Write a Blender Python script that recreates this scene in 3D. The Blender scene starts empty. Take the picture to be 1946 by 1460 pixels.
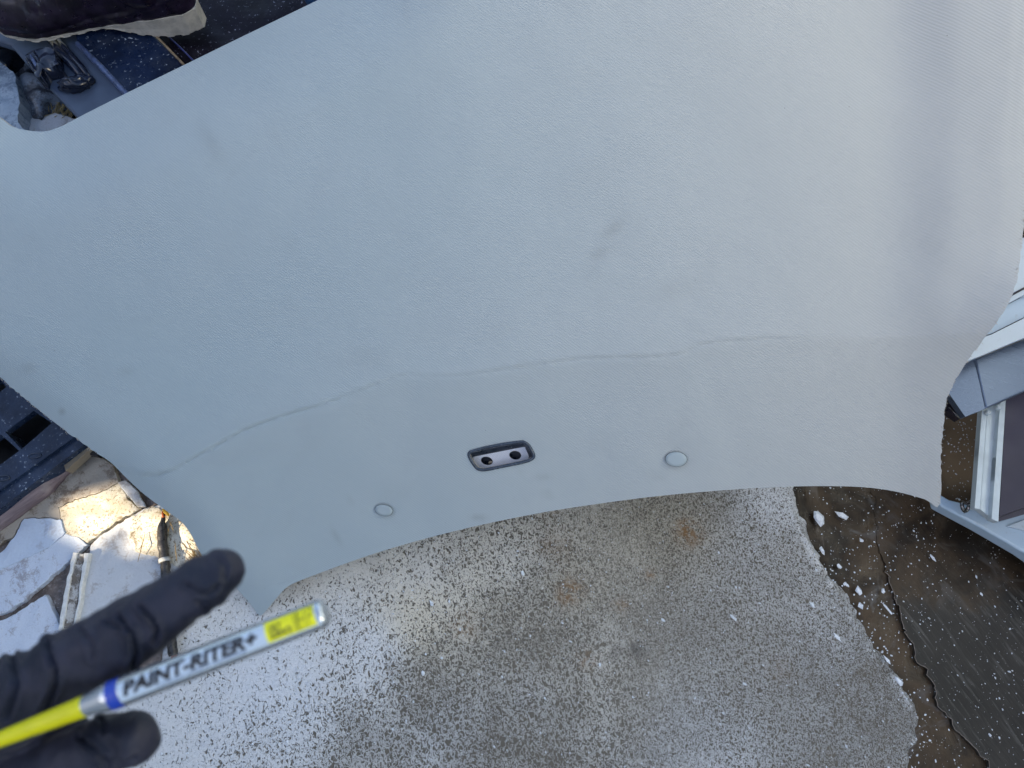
import bpy, bmesh, math, random
from mathutils import Vector, Matrix, noise, geometry, kdtree
R = math.radians
random.seed(7)
sc = bpy.context.scene
col = sc.collection

# ------------------------------------------------------------------ camera, light
CAM = Vector((0, 0, 1.25)); TILT = R(20); FP = 1405.0
cd = bpy.data.cameras.new('camera'); cam = bpy.data.objects.new('camera', cd); col.objects.link(cam)
cam.location = CAM; cam.rotation_euler = (TILT, 0, 0)
cd.lens = 26.0; cd.sensor_width = 36.0; cd.sensor_fit = 'HORIZONTAL'; cd.clip_start = 0.02; cd.clip_end = 500
cd.dof.use_dof = True; cd.dof.focus_distance = 1.13; cd.dof.aperture_fstop = 6.5
sc.camera = cam
SUN_AZ = Vector((-0.86, -0.51, 0)).normalized(); SUN_EL = R(31)
SUNV = (SUN_AZ * math.cos(SUN_EL) + Vector((0, 0, math.sin(SUN_EL)))).normalized()
w = bpy.data.worlds.new('World'); sc.world = w; w.use_nodes = True
wn = w.node_tree.nodes; bg = wn['Background']
sky = wn.new('ShaderNodeTexSky'); sky.sky_type = 'NISHITA'; sky.sun_disc = False
sky.dust_density = 2.0; sky.ozone_density = 0.7; sky.sun_elevation = SUN_EL; sky.sun_rotation = math.atan2(SUNV.x, SUNV.y)
w.node_tree.links.new(sky.outputs[0], bg.inputs[0]); bg.inputs[1].default_value = 0.12
sl = bpy.data.lights.new('sun', 'SUN'); sl.energy = 5.0; sl.angle = R(0.55); sl.color = (1.0, 0.84, 0.60)
so = bpy.data.objects.new('sun', sl); col.objects.link(so)
so.rotation_euler = SUNV.to_track_quat('Z', 'Y').to_euler(); so.location = SUNV * 12
sc.view_settings.view_transform = 'Standard'; sc.view_settings.look = 'None'
sc.view_settings.exposure = 1.68; sc.view_settings.gamma = 1.0

# ------------------------------------------------------------------ pixel -> world helpers
CT, ST = math.cos(TILT), math.sin(TILT)
def ray(px, py):
    x = (px - 973) / FP; y = -(py - 730) / FP
    return Vector((x, y * CT + ST, y * ST - CT))
def P(px, py, z=0.0):
    d = ray(px, py); return CAM + d * ((CAM.z - z) / -d.z)
def PD(px, py, dep): return CAM + ray(px, py) * dep
PZ0, PSY, PSX = 0.082, 0.5, 0.1
def HL(px, py, D=0.0):
    d = ray(px, py)
    t = (CAM.z - PZ0 + PSY * 0.06 - PSX * 0.41) / (PSY * d.y + PSX * d.x - d.z)
    return CAM + d * (t - D)
def dens(poly, step, closed=True):
    out = []; n = len(poly)
    for i in range(n if closed else n - 1):
        a = Vector(poly[i][:2]); b = Vector(poly[(i + 1) % n][:2]); k = max(1, int((b - a).length / step))
        for j in range(k): out.append(a.lerp(b, j / k))
    if not closed: out.append(Vector(poly[-1][:2]))
    return out
def smooth_poly(poly, step, closed=True):
    n = len(poly); out = []
    g = lambda i: Vector(poly[i % n]) if closed else Vector(poly[min(max(i, 0), n - 1)])
    for i in range(n if closed else n - 1):
        p0, p1, p2, p3 = g(i - 1), g(i), g(i + 1), g(i + 2)
        k = max(1, int((p2 - p1).length / step))
        for j in range(k):
            t = j / k
            out.append(0.5 * ((2 * p1) + (p2 - p0) * t + (2 * p0 - 5 * p1 + 4 * p2 - p3) * t * t + (3 * p1 - p0 - 3 * p2 + p3) * t ** 3))
    if not closed: out.append(g(n - 1))
    return out
def pd(p, line):
    """distance and side of p to a polyline of Vectors"""
    best = 1e9; sg = 1
    for i in range(len(line) - 1):
        a, b = line[i], line[i + 1]; ab = b - a
        t = max(0, min(1, (p - a).dot(ab) / max(1e-9, ab.dot(ab)))); q = a + ab * t; d = (p - q).length
        if d < best: best = d; sg = 1 if ab.cross(p - a) > 0 else -1
    return best, sg
def inside(p, poly):
    c = False; n = len(poly); j = n - 1
    for i in range(n):
        a, b = poly[i], poly[j]
        if (a.y > p.y) != (b.y > p.y) and p.x < (b.x - a.x) * (p.y - a.y) / (b.y - a.y) + a.x: c = not c
        j = i
    return c
def V2(l): return [Vector(p) for p in l]
def sm(a, b, x):
    t = max(0, min(1, (x - a) / (b - a))); return t * t * (3 - 2 * t)

# ------------------------------------------------------------------ object helpers
def tag(o, label=None, cat=None, group=None, kind=None):
    for k, v in (('label', label), ('category', cat), ('group', group), ('kind', kind)):
        if v: o[k] = v
    return o
def empty(name, loc, label, cat, group=None):
    o = bpy.data.objects.new(name, None); col.objects.link(o); o.location = loc; o.empty_display_size = 0.05
    return tag(o, label, cat, group)
bpy_pending = []
def mk(name, verts, faces, mats, parent=None, smooth=False, mi=None):
    me = bpy.data.meshes.new(name); me.from_pydata([tuple(v) for v in verts], [], faces)
    for m in (mats if isinstance(mats, (list, tuple)) else [mats]): me.materials.append(m)
    if mi: me.polygons.foreach_set('material_index', mi)
    me.polygons.foreach_set('use_smooth', [smooth] * len(me.polygons))
    me.update()
    o = bpy.data.objects.new(name, me); col.objects.link(o)
    if parent:
        o.parent = parent; o.matrix_parent_inverse = Matrix.LocRotScale(parent_world(parent)[0], parent_world(parent)[1], None).inverted()
    return o
def parent_world(p):
    loc = p.location.copy(); rot = p.rotation_euler.to_quaternion()
    return (loc, rot) if p.parent is None else (Vector((0, 0, 0)), Matrix.Identity(3).to_quaternion())
def bevel(o, wd, seg=2, ang=35):
    m = o.modifiers.new('bevel', 'BEVEL'); m.width = wd; m.segments = seg; m.limit_method = 'ANGLE'; m.angle_limit = R(ang)
    m.harden_normals = False; return o
def cdt(outer, holes, pts):
    V = list(outer); E = [(i, (i + 1) % len(outer)) for i in range(len(outer))]
    for h in holes:
        b = len(V); V += h; E += [(b + i, b + (i + 1) % len(h)) for i in range(len(h))]
    V += pts
    ov, oe, of, *_ = geometry.delaunay_2d_cdt([Vector((v.x, v.y)) for v in V], E, [], 0, 1e-4)
    keep = []
    for f in of:
        c = (ov[f[0]] + ov[f[1]] + ov[f[2]]) / 3
        if inside(c, outer) and not any(inside(c, h) for h in holes): keep.append(tuple(f))
    return ov, keep
def grid_pts(outer, holes, step, margin, jit=0.0, rnd=random):
    xs = [p.x for p in outer]; ys = [p.y for p in outer]; out = []
    allb = list(outer)
    for h in holes: allb += h
    kd = kdtree.KDTree(len(allb))
    for i, p in enumerate(allb): kd.insert((p.x, p.y, 0), i)
    kd.balance()
    y = min(ys); r = 0
    while y < max(ys):
        x = min(xs) + (step / 2 if r % 2 else 0)
        while x < max(xs):
            q = Vector((x + rnd.uniform(-jit, jit), y + rnd.uniform(-jit, jit)))
            if kd.find((q.x, q.y, 0))[2] > margin and inside(q, outer) and not any(inside(q, h) for h in holes): out.append(q)
            x += step
        y += step * 0.87; r += 1
    return out
def solid(name, top, bot, tris, mats, parent=None, mi=(0, 0, 0), smooth=False):
    """closed sheet: top verts, bottom verts, shared triangles; sides found from boundary"""
    # orient so that top faces point to +normal side (up / camera)
    n = len(top); F = []; I = []
    t0 = tris[0]; nn = (top[t0[1]] - top[t0[0]]).cross(top[t0[2]] - top[t0[0]])
    up = top[t0[0]] - bot[t0[0]]
    if nn.dot(up) < 0: tris = [t[::-1] for t in tris]
    ed = {}
    for t in tris:
        F.append(t); I.append(mi[0])
        for a, b in ((t[0], t[1]), (t[1], t[2]), (t[2], t[0])): ed[(a, b)] = 1
    for t in tris: F.append((t[2] + n, t[1] + n, t[0] + n)); I.append(mi[1])
    for (a, b) in ed:
        if (b, a) not in ed: F.append((b, a, a + n, b + n)); I.append(mi[2])
    return mk(name, list(top) + list(bot), F, mats, parent, smooth, I)
def slab(name, poly, z, th, mat, parent=None, jag=0.0, step=10, holes=(), bump=0.0, bs=30, slope=0.0, smooth=False, gridstep=None, mi=(0, 0, 0), zf=None):
    """solid of pixel outline `poly` lying flat with its top at height z"""
    o = dens(poly, step)
    if jag: o = [p + Vector((noise.noise((p.x * .11, p.y * .11, z * 90)), noise.noise((p.x * .11, p.y * .11, 5 + z * 90)))) * jag * 2 for p in o]
    hs = [dens(h, step) for h in holes]
    gs = gridstep or step
    pts = grid_pts(o, hs, gs, gs * .6)
    ov, tr = cdt(o, hs, pts)
    top = []; bot = []
    cx = sum((P(p.x, p.y, z) for p in o), Vector()) / len(o)
    for p in ov:
        zz = (zf(p.x, p.y) if zf else z)
        q = P(p.x, p.y, zz)
        b = bump * noise.noise((q.x * bs, q.y * bs, z * 7)) if bump else 0
        top.append(q + Vector((0, 0, b)))
        d = (q - cx); d.z = 0
        bot.append(Vector((q.x, q.y, (zz if zf else z) - th)) + (d.normalized() * slope if d.length > 0 else Vector()))
    return solid(name, top, bot, tr, mat, parent, mi, smooth)
def tube(name, pts, rad, mat, parent=None, seg=10, cap=True, smooth=True, flat=1.0):
    pts = [Vector(p) for p in pts]; n = len(pts)
    if not hasattr(rad, '__len__'): rad = [rad] * n
    V = []; F = []; prev = None
    for i, p in enumerate(pts):
        t = (pts[min(i + 1, n - 1)] - pts[max(i - 1, 0)]).normalized()
        a = t.cross(Vector((0, 0, 1)) if abs(t.z) < .9 else Vector((1, 0, 0))).normalized()
        if prev is not None:
            a = (prev - t * prev.dot(t)).normalized()
        prev = a; b = t.cross(a)
        for k in range(seg):
            an = 2 * math.pi * k / seg; V.append(p + (a * math.cos(an) + b * math.sin(an) * flat) * rad[i])
    for i in range(n - 1):
        for k in range(seg):
            k2 = (k + 1) % seg; F.append((i * seg + k, i * seg + k2, (i + 1) * seg + k2, (i + 1) * seg + k))
    if cap: F.append(tuple(range(seg))[::-1]); F.append(tuple((n - 1) * seg + k for k in range(seg)))
    if name is None: return V, F
    return mk(name, V, F, mat, parent, smooth)
def merge(parts):
    V = []; F = []
    for v, f in parts:
        b = len(V); V += list(v); F += [tuple(i + b for i in q) for q in f]
    return V, F
def sphere_vf(c, r, seg=16, rings=10):
    V = []; F = []
    for i in range(rings + 1):
        th = math.pi * i / rings
        for k in range(seg):
            ph = 2 * math.pi * k / seg; V.append(Vector(c) + Vector((math.sin(th) * math.cos(ph), math.sin(th) * math.sin(ph), math.cos(th))) * r)
    for i in range(rings):
        for k in range(seg):
            k2 = (k + 1) % seg; F.append((i * seg + k, (i + 1) * seg + k, (i + 1) * seg + k2, i * seg + k2))
    return V, F
def capsule_vf(a, b, ra, rb, n=8, seg=20):
    """tapered round cone between two balls"""
    a = Vector(a); b = Vector(b); pts = []; rr = []
    for i in range(n + 1): pts.append(a.lerp(b, i / n)); rr.append(ra + (rb - ra) * i / n)
    return merge([tube(None, pts, rr, None, seg=seg), sphere_vf(a, ra, 20, 14), sphere_vf(b, rb, 20, 14)])
def fuse(name, parts, voxel, mat, parent=None, smooth_it=6, disp=None):
    """union several overlapping closed shapes into one continuous skin"""
    V, F = merge(parts)
    me = bpy.data.meshes.new(name + '_tmp'); me.from_pydata([tuple(v) for v in V], [], F)
    o = bpy.data.objects.new(name + '_tmp', me); col.objects.link(o)
    m = o.modifiers.new('r', 'REMESH'); m.mode = 'VOXEL'; m.voxel_size = voxel; m.adaptivity = 0
    s = o.modifiers.new('s', 'SMOOTH'); s.factor = .5; s.iterations = smooth_it
    dg = bpy.context.evaluated_depsgraph_get(); ev = o.evaluated_get(dg)
    m2 = bpy.data.meshes.new_from_object(ev)
    vs = [v.co.copy() for v in m2.vertices]; ns = [v.normal.copy() for v in m2.vertices]; fs = [tuple(p.vertices) for p in m2.polygons]
    bpy.data.objects.remove(o); bpy.data.meshes.remove(me); bpy.data.meshes.remove(m2)
    if disp: vs = [v + n * disp(v, n) for v, n in zip(vs, ns)]
    return mk(name, vs, fs, mat, parent, True)

# ------------------------------------------------------------------ material helpers
class NT:
    def __init__(s, name):
        s.m = bpy.data.materials.new(name); s.m.use_nodes = True; s.t = s.m.node_tree; s.n = s.t.nodes
        s.b = s.n['Principled BSDF']; s.geo = None
    def new(s, ty, **k):
        n = s.n.new(ty)
        for a, v in k.items():
            if hasattr(n, a): setattr(n, a, v)
            else: s.set(n.inputs[a], v)
        return n
    def set(s, sock, v):
        if hasattr(v, 'is_output') : s.t.links.new(v, sock)
        elif v is not None: sock.default_value = v
    def obj(s):
        if not s.geo: s.geo = s.n.new('ShaderNodeNewGeometry')
        return s.geo.outputs['Position']
    def mapping(s, vec, scale=(1, 1, 1), rot=(0, 0, 0), loc=(0, 0, 0)):
        n = s.n.new('ShaderNodeMapping'); s.t.links.new(vec, n.inputs[0])
        n.inputs['Scale'].default_value = scale; n.inputs['Rotation'].default_value = rot; n.inputs['Location'].default_value = loc
        return n.outputs[0]
    def noise(s, scale, detail=3, rough=.5, dist=0, vec=None):
        n = s.n.new('ShaderNodeTexNoise'); s.t.links.new(vec or s.obj(), n.inputs['Vector'])
        s.set(n.inputs['Scale'], scale); n.inputs['Detail'].default_value = detail; n.inputs['Roughness'].default_value = rough; n.inputs['Distortion'].default_value = dist
        return n.outputs['Fac']
    def vor(s, scale, vec=None, feature='F1', out='Distance'):
        n = s.n.new('ShaderNodeTexVoronoi'); n.feature = feature; s.t.links.new(vec or s.obj(), n.inputs['Vector'])
        n.inputs['Scale'].default_value = scale; return n.outputs[out]
    def math(s, op, a, b=0.0, c=None, clamp=False):
        n = s.n.new('ShaderNodeMath'); n.operation = op; n.use_clamp = clamp
        s.set(n.inputs[0], a); s.set(n.inputs[1], b)
        if c is not None: s.set(n.inputs[2], c)
        return n.outputs[0]
    def step(s, v, a, b, o0=0.0, o1=1.0):
        n = s.n.new('ShaderNodeMapRange'); n.interpolation_type = 'SMOOTHSTEP'
        s.set(n.inputs[0], v); s.set(n.inputs[1], a); s.set(n.inputs[2], b); s.set(n.inputs[3], o0); s.set(n.inputs[4], o1)
        return n.outputs[0]
    def mix(s, f, a, b):
        n = s.n.new('ShaderNodeMix'); n.data_type = 'RGBA'
        s.set(n.inputs[0], f)
        for i, v in ((6, a), (7, b)): s.set(n.inputs[i], v if hasattr(v, 'is_output') else (*v[:3], 1))
        return n.outputs[2]
    def attr(s, name):
        n = s.n.new('ShaderNodeAttribute'); n.attribute_name = name; return n.outputs['Fac']
    def bump(s, h, strength=.5, dist=.001, prev=None):
        n = s.n.new('ShaderNodeBump'); n.inputs['Strength'].default_value = strength; n.inputs['Distance'].default_value = dist
        s.set(n.inputs['Height'], h)
        if prev: s.t.links.new(prev, n.inputs['Normal'])
        s.t.links.new(n.outputs[0], s.b.inputs['Normal']); return n.outputs[0]
    def fin(s, color=None, rough=None, metal=None, spec=None, **k):
        b = s.b.inputs
        if color is not None: s.set(b['Base Color'], color if hasattr(color, 'is_output') else (*color[:3], 1))
        if rough is not None: s.set(b['Roughness'], rough)
        if metal is not None: b['Metallic'].default_value = metal
        if spec is not None: b['Specular IOR Level'].default_value = spec
        for a, v in k.items(): s.set(b[a.replace('_', ' ')], v)
        return s.m
def simple(name, colr, rough=.5, metal=0, var=.12, ns=40, bump=0.0, bs=300, spec=None, dust=0.0, dustc=(.6, .65, .7), dscale=120):
    t = NT(name); n = t.noise(ns, 4, .6)
    c = t.mix(t.step(n, .3, .7), [x * (1 - var) for x in colr], [min(1, x * (1 + var)) for x in colr])
    if dust:
        sp = t.step(t.noise(dscale, 2, .6), 0.712 - dust * .045, .745 - dust * .045)
        big = t.step(t.noise(dscale * .12, 4, .65), .48, .68)
        c = t.mix(t.math('MULTIPLY', sp, t.math('ADD', t.math('MULTIPLY', big, .8), .2)), c, dustc)
        c = t.mix(t.math('MULTIPLY', big, .018 * dust), c, dustc)
    if bump: t.bump(t.noise(bs, 4, .65), bump, .001)
    return t.fin(c, t.step(t.noise(ns * 3, 3), .3, .7, max(.02, rough - .08), min(1, rough + .1)), metal, spec)

# fabric of the headliner (uv in metres)
def fabric_mat():
    t = NT('headliner_fabric')
    uv = t.new('ShaderNodeUVMap'); uv.uv_map = 'UVMap'; u = uv.outputs[0]
    wob = t.noise(6, 2, .5, 0, u)
    r1 = t.mapping(u, rot=(0, 0, R(38))); r2 = t.mapping(u, rot=(0, 0, R(-52))); r3 = t.mapping(u, rot=(0, 0, R(3)))
    def wave(vec, sc_, ):
        n = t.new('ShaderNodeTexWave', wave_type='BANDS', bands_direction='Y', wave_profile='SIN'); t.t.links.new(vec, n.inputs['Vector'])
        n.inputs['Scale'].default_value = sc_; n.inputs['Distortion'].default_value = .6; n.inputs['Detail'].default_value = 1; n.inputs['Detail Scale'].default_value = .3
        return n.outputs['Fac']
    w1 = wave(r1, 98); w2 = wave(r2, 115); w3 = wave(r3, 120)
    h = t.math('ADD', t.math('MULTIPLY', w1, .75), t.math('MULTIPLY', w2, .20)); h = t.math('ADD', h, t.math('MULTIPLY', w3, .12))
    fuzz = t.noise(1400, 3, .7, 0, u); h2 = t.math('ADD', h, t.math('MULTIPLY', fuzz, .22))
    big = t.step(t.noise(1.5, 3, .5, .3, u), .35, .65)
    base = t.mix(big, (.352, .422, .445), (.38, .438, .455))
    base = t.mix(t.attr('warm'), base, (.450, .446, .425))  # cool left to warm right: sky tint and warm bounce put into the colour
    base = t.mix(t.math('MULTIPLY', t.step(h, .25, .85), .16), base, (.62, .64, .66))
    # faint handling marks and dirt
    mot = t.math('MULTIPLY', t.step(t.noise(9, 6, .7, 1.0, u), .52, .78), .14)
    base = t.mix(mot, base, (.30, .31, .32))
    scr = t.mapping(u, rot=(0, 0, R(25)), scale=(1, 9, 1)); sc1 = t.math('MULTIPLY', t.step(t.noise(5, 6, .75, .8, scr), .62, .80), .16)
    base = t.mix(sc1, base, (.56, .57, .57))
    base = t.mix(t.attr('smudge'), base, (.16, .15, .14))
    specks = t.math('MULTIPLY', t.math('LESS_THAN', t.vor(60, u), .035), t.math('GREATER_THAN', t.noise(14, 2, .5, 0, u), .60))
    base = t.mix(t.math('MULTIPLY', specks, .7), base, (.10, .09, .08))
    n0 = t.bump(t.noise(11, 3, .5, .4, u), .10, .006)
    t.bump(h2, .38, .0006, n0)
    return t.fin(base, .92, 0, .15, Sheen_Weight=.25, Sheen_Roughness=.5)
M_fabric = fabric_mat()
M_back = simple('headliner_backing', (.22, .19, .15), .9, 0, .2, 60, .5)
M_fray = simple('frayed_fibre', (.46, .42, .37), .95, 0, .3, 500, .8, 900)
def ice_mat(name, white, dark, w, rough=.45, scale=90, pit=0.0, bumpd=.002, warm=None):
    t = NT(name)
    n1 = t.noise(scale * .45, 9, .72, .4); n2 = t.noise(scale * .09, 5, .6, .8); n3 = t.noise(scale * 4, 4, .7)
    v = t.math('ADD', n1, t.math('MULTIPLY', t.math('SUBTRACT', n2, .5), .7))
    v = t.math('ADD', v, t.math('MULTIPLY', t.math('SUBTRACT', n3, .5), .35))
    m = t.step(v, .62 - w, .42 - w * .9 + .12)
    c = t.mix(t.step(v, .50 - w, .66 - w), dark, t.mix(n3, [x * .80 for x in white], [min(.85, x * 1.08) for x in white]))
    if pit:
        pm = t.step(t.noise(scale * 1.6, 3, .6), .565, .61); c = t.mix(t.math('MULTIPLY', pm, pit), c, dark)
    if warm: c = t.mix(t.math('MULTIPLY', t.step(t.noise(22, 4, .6), .42, .62), .5), c, warm)
    t.bump(t.math('ADD', n1, t.math('MULTIPLY', n3, .3)), .7, bumpd)
    return t.fin(c, rough, 0, .5, Subsurface_Weight=.12, Subsurface_Radius=(.006, .008, .01), Subsurface_Scale=1.0)
M_iceA = ice_mat('smooth_blue_ice', (.54, .61, .72), (.40, .43, .50), .21, .35, 60)
M_iceB = ice_mat('frosted_ice', (.60, .65, .74), (.34, .33, .36), .155, .5, 110)
M_iceS = ice_mat('speckled_ice', (.66, .62, .52), (.22, .17, .10), .20, .5, 170, .95, .002, (.42, .34, .22))
M_iceG = ice_mat('milky_grey_ice', (.58, .59, .61), (.38, .35, .33), .16, .4, 80)
M_iceR = ice_mat('rough_brown_ice', (.40, .35, .29), (.18, .135, .095), .13, .4, 120)
M_iceC = ice_mat('clear_grey_ice', (.50, .48, .45), (.15, .125, .10), .06, .15, 130)
M_iceD = ice_mat('dark_dirty_ice', (.20, .24, .30), (.06, .065, .08), .05, .22, 60)
M_iceT = ice_mat('blue_clear_ice', (.36, .44, .54), (.16, .21, .28), .10, .2, 50)
M_rim = simple('white_ice_rim', (.66, .65, .62), .4, 0, .1, 200, .5, 300)
M_mud = simple('frozen_mud', (.13, .10, .085), .45, 0, .4, 60, .9, 180, dust=3.2, dustc=(.42, .38, .36), dscale=230)

# ------------------------------------------------------------------ ground
def ground_mat():
    t = NT('wet_dirt_ice')
    st = t.mapping(t.obj(), scale=(1, .22, 1), rot=(0, 0, R(-24)))
    n = t.noise(9, 6, .65, .5); s = t.noise(60, 4, .6, .3, st)
    c = t.mix(t.step(n, .35, .68), (.015, .010, .006), (.078, .050, .027))
    c = t.mix(t.math('MULTIPLY', t.step(t.noise(18, 4, .6, 1), .55, .72), .65), c, (.15, .145, .14))
    c = t.mix(t.math('MULTIPLY', t.step(s, .58, .74), .4), c, (.22, .19, .16))
    sp = t.step(t.noise(260, 2, .5), .70, .74); c = t.mix(t.math('MULTIPLY', sp, .7), c, (.55, .55, .53))
    t.bump(t.math('ADD', n, t.math('MULTIPLY', s, .3)), .6, .006)
    return t.fin(c, t.step(t.noise(30, 4), .35, .65, .25, .55), 0, .3)
def darkslab_mat():
    t = NT('streaked_grey_slab')
    st = t.mapping(t.obj(), rot=(0, 0, R(-31))); st = t.mapping(st, scale=(1, .10, 1))
    s = t.noise(150, 4, .65, .1, st); n = t.noise(7, 4, .6)
    c = t.mix(t.step(n, .35, .65), (.027, .024, .020), (.042, .037, .031))
    c = t.mix(t.math('MULTIPLY', t.step(s, .50, .72), .7), c, (.12, .113, .10))
    nb = t.noise(9, 6, .65, .5); br = t.mix(t.step(nb, .35, .68), (.015, .010, .006), (.078, .051, .029))
    br = t.mix(t.math('MULTIPLY', t.step(t.noise(18, 4, .6, 1), .55, .72), .5), br, (.12, .11, .10))
    c = t.mix(t.step(t.math('ADD', t.attr('brown'), t.math('MULTIPLY', t.math('SUBTRACT', t.noise(14, 7, .68), .5), 1.8)), .2, .8), c, br)
    sp = t.step(t.noise(300, 2, .5), .71, .74); c = t.mix(t.math('MULTIPLY', sp, .7), c, (.50, .49, .47))
    t.bump(t.math('ADD', s, t.math('MULTIPLY', n, .4)), .4, .002)
    c = t.mix(t.attr('tan'), c, t.mix(nb, (.14, .085, .045), (.34, .24, .15)))  # paler brown makes up for light that truck and headliner block here
    return t.fin(c, .42, 0, .3)
def concrete_mat():
    t = NT('frosted_concrete'); cov = t.attr('cov'); fine = t.attr('fine'); warm = t.attr('warm'); rust = t.attr('rust'); pit = t.attr('pit')
    st = t.mapping(t.obj(), rot=(0, 0, R(-18))); st = t.mapping(st, scale=(1, .72, 1))
    nA = t.noise(190, 4, .6, .6, st); nB = t.noise(290, 4, .6, .4, st)
    big = t.math('MULTIPLY', t.math('SUBTRACT', t.noise(11, 5, .65, .3), .5), .09)
    lim = t.math('ADD', t.math('MULTIPLY', t.math('POWER', cov, 1.35), .175), big)
    lim = t.math('MAXIMUM', lim, .012)
    mA = t.step(t.math('SUBTRACT', lim, t.math('ABSOLUTE', t.math('SUBTRACT', nA, .5))), -.055, .055)
    mB = t.step(t.math('SUBTRACT', t.math('MULTIPLY', lim, .80), t.math('ABSOLUTE', t.math('SUBTRACT', nB, .5))), -.06, .055)
    mix = t.new('ShaderNodeMix'); t.set(mix.inputs[0], fine); t.set(mix.inputs[2], mA); t.set(mix.inputs[3], mB); m = mix.outputs[0]
    base = t.mix(t.noise(20, 5, .65), (.100, .084, .062), (.165, .142, .108))
    base = t.mix(t.step(t.noise(500, 2, .6), .5, .7, 0, .3), base, (.07, .06, .055))
    frost = t.mix(t.noise(240, 3, .6), (.56, .57, .59), (.86, .87, .89))
    frost = t.mix(warm, frost, (.68, .60, .45))  # warm frost tint paints in the warmer light along the headliner's lower edge
    c = t.mix(t.math('MULTIPLY', m, .93), base, frost)
    c = t.mix(t.math('MULTIPLY', rust, t.step(t.noise(120, 3, .6), .35, .6)), c, (.26, .135, .045))
    sp = t.step(t.noise(330, 1, .5), .72, .745); c = t.mix(t.math('MULTIPLY', sp, .85), c, (.82, .84, .87))
    c = t.mix(pit, c, (.05, .045, .04))
    c = t.mix(t.math('MULTIPLY', t.step(t.noise(420, 2, .6), .60, .68), .35), c, (.06, .05, .045))
    t.bump(t.math('ADD', m, t.math('MULTIPLY', t.noise(420, 3, .6), .7)), .75, .0016)
    return t.fin(c, t.step(m, 0, 1, .5, .62), 0, .4)
M_ground, M_dark, M_conc = ground_mat(), darkslab_mat(), concrete_mat()

gs = 40.0; N = 40
gv = [Vector((-gs + 2 * gs * i / N, -gs + 2 * gs * j / N, -.012)) for j in range(N + 1) for i in range(N + 1)]
gf = [(j * (N + 1) + i, j * (N + 1) + i + 1, (j + 1) * (N + 1) + i + 1, (j + 1) * (N + 1) + i) for j in range(N) for i in range(N)]
tag(mk('ground', gv, gf, M_ground), kind='structure')

EDGE = V2([(1470, 780), (1500, 900), (1512, 932), (1520, 965), (1536, 1000), (1553, 1035), (1566, 1070), (1590, 1105), (1615, 1135), (1628, 1150), (1638, 1180), (1656, 1215), (1683, 1247), (1712, 1290), (1738, 1330), (1750, 1365), (1748, 1400), (1736, 1430), (1728, 1470), (1720, 1620)])
EDGE2 = V2([(1652, 700), (1660, 900), (1668, 1040), (1690, 1100), (1703, 1140), (1716, 1185), (1735, 1235), (1768, 1290), (1782, 1338), (1822, 1390), (1860, 1430), (1885, 1475), (1960, 1620)])
jit = lambda p, a, f=.05: p + Vector((noise.noise((p.x * f, p.y * f, 3)), noise.noise((p.x * f, p.y * f, 9)))) * a
e1 = [jit(jit(p, 9), 3, .17) for p in dens(EDGE, 5, False)]
conc_outer = e1 + V2([(1500, 1720), (900, 1760), (300, 1760), (-400, 1700), (-700, 1400), (-600, 1000), (-420, 760), (-100, 650), (400, 500), (1000, 480), (1400, 560)])
conc_outer = dens(conc_outer, 22)
cpts = grid_pts(conc_outer, [], 16, 6, 2)
ov, tr = cdt(conc_outer, [], cpts)
e1l = e1
ctop = []; A = {k: [] for k in ('cov', 'fine', 'warm', 'rust', 'pit')}
KN = [(260, 1230, .95), (300, 1440, .86), (520, 1250, .92), (640, 1100, .80), (420, 1110, .85), (700, 1200, .66), (520, 1440, .62), (760, 1080, .70), (900, 1030, .56), (820, 1300, .32), (700, 1440, .36), (1000, 1200, .25), (1000, 1420, .22), (1150, 1000, .42), (1300, 960, .40), (1480, 950, .72), (1450, 1050, .46), (1560, 1150, .44), (1300, 1200, .30), (1200, 1400, .30), (1500, 1300, .38), (1650, 1330, .24), (1600, 1440, .30), (1380, 1450, .5), (0, 1100, .5), (250, 950, .2), (400, 1000, .3)]
WK = [(560, 1080, .5), (800, 1050, .45), (1000, 1050, .55), (800, 1180, .85), (900, 1150, .7), (1100, 1100, .75), (1250, 1000, .8), (1150, 1250, .55), (700, 1250, .15), (520, 1300, 0), (1400, 1200, .3), (1550, 1250, .15), (1000, 1400, .3), (1350, 1420, .1), (500, 1200, 0), (450, 1130, .35), (850, 1420, .15), (1480, 950, 0), (1470, 1100, .2)]
RU = [(1312, 1018, 20, 1), (1300, 1000, 12, .8), (1235, 1092, 9, .8), (1085, 1118, 20, .8), (1075, 1140, 15, .6), (1180, 1150, 11, .7), (880, 1188, 24, .45), (1115, 1255, 14, .7), (1050, 1040, 30, .3), (1040, 960, 20, .4), (560, 1100, 30, .2), (1480, 1270, 25, .2)]
PI_ = [(1170, 1240, 9, .8), (1210, 1236, 13, .85), (988, 1337, 8, .9), (815, 1238, 6, .5), (1160, 1455, 9, .5), (1548, 1010, 12, .7)]
def idw(K, p):
    s = ws = 0
    for x, y, v in K:
        ww = 1 / ((p.x - x) ** 2 + (p.y - y) ** 2 + 900) ** 1.6; s += ww * v; ws += ww
    return s / ws
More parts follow.
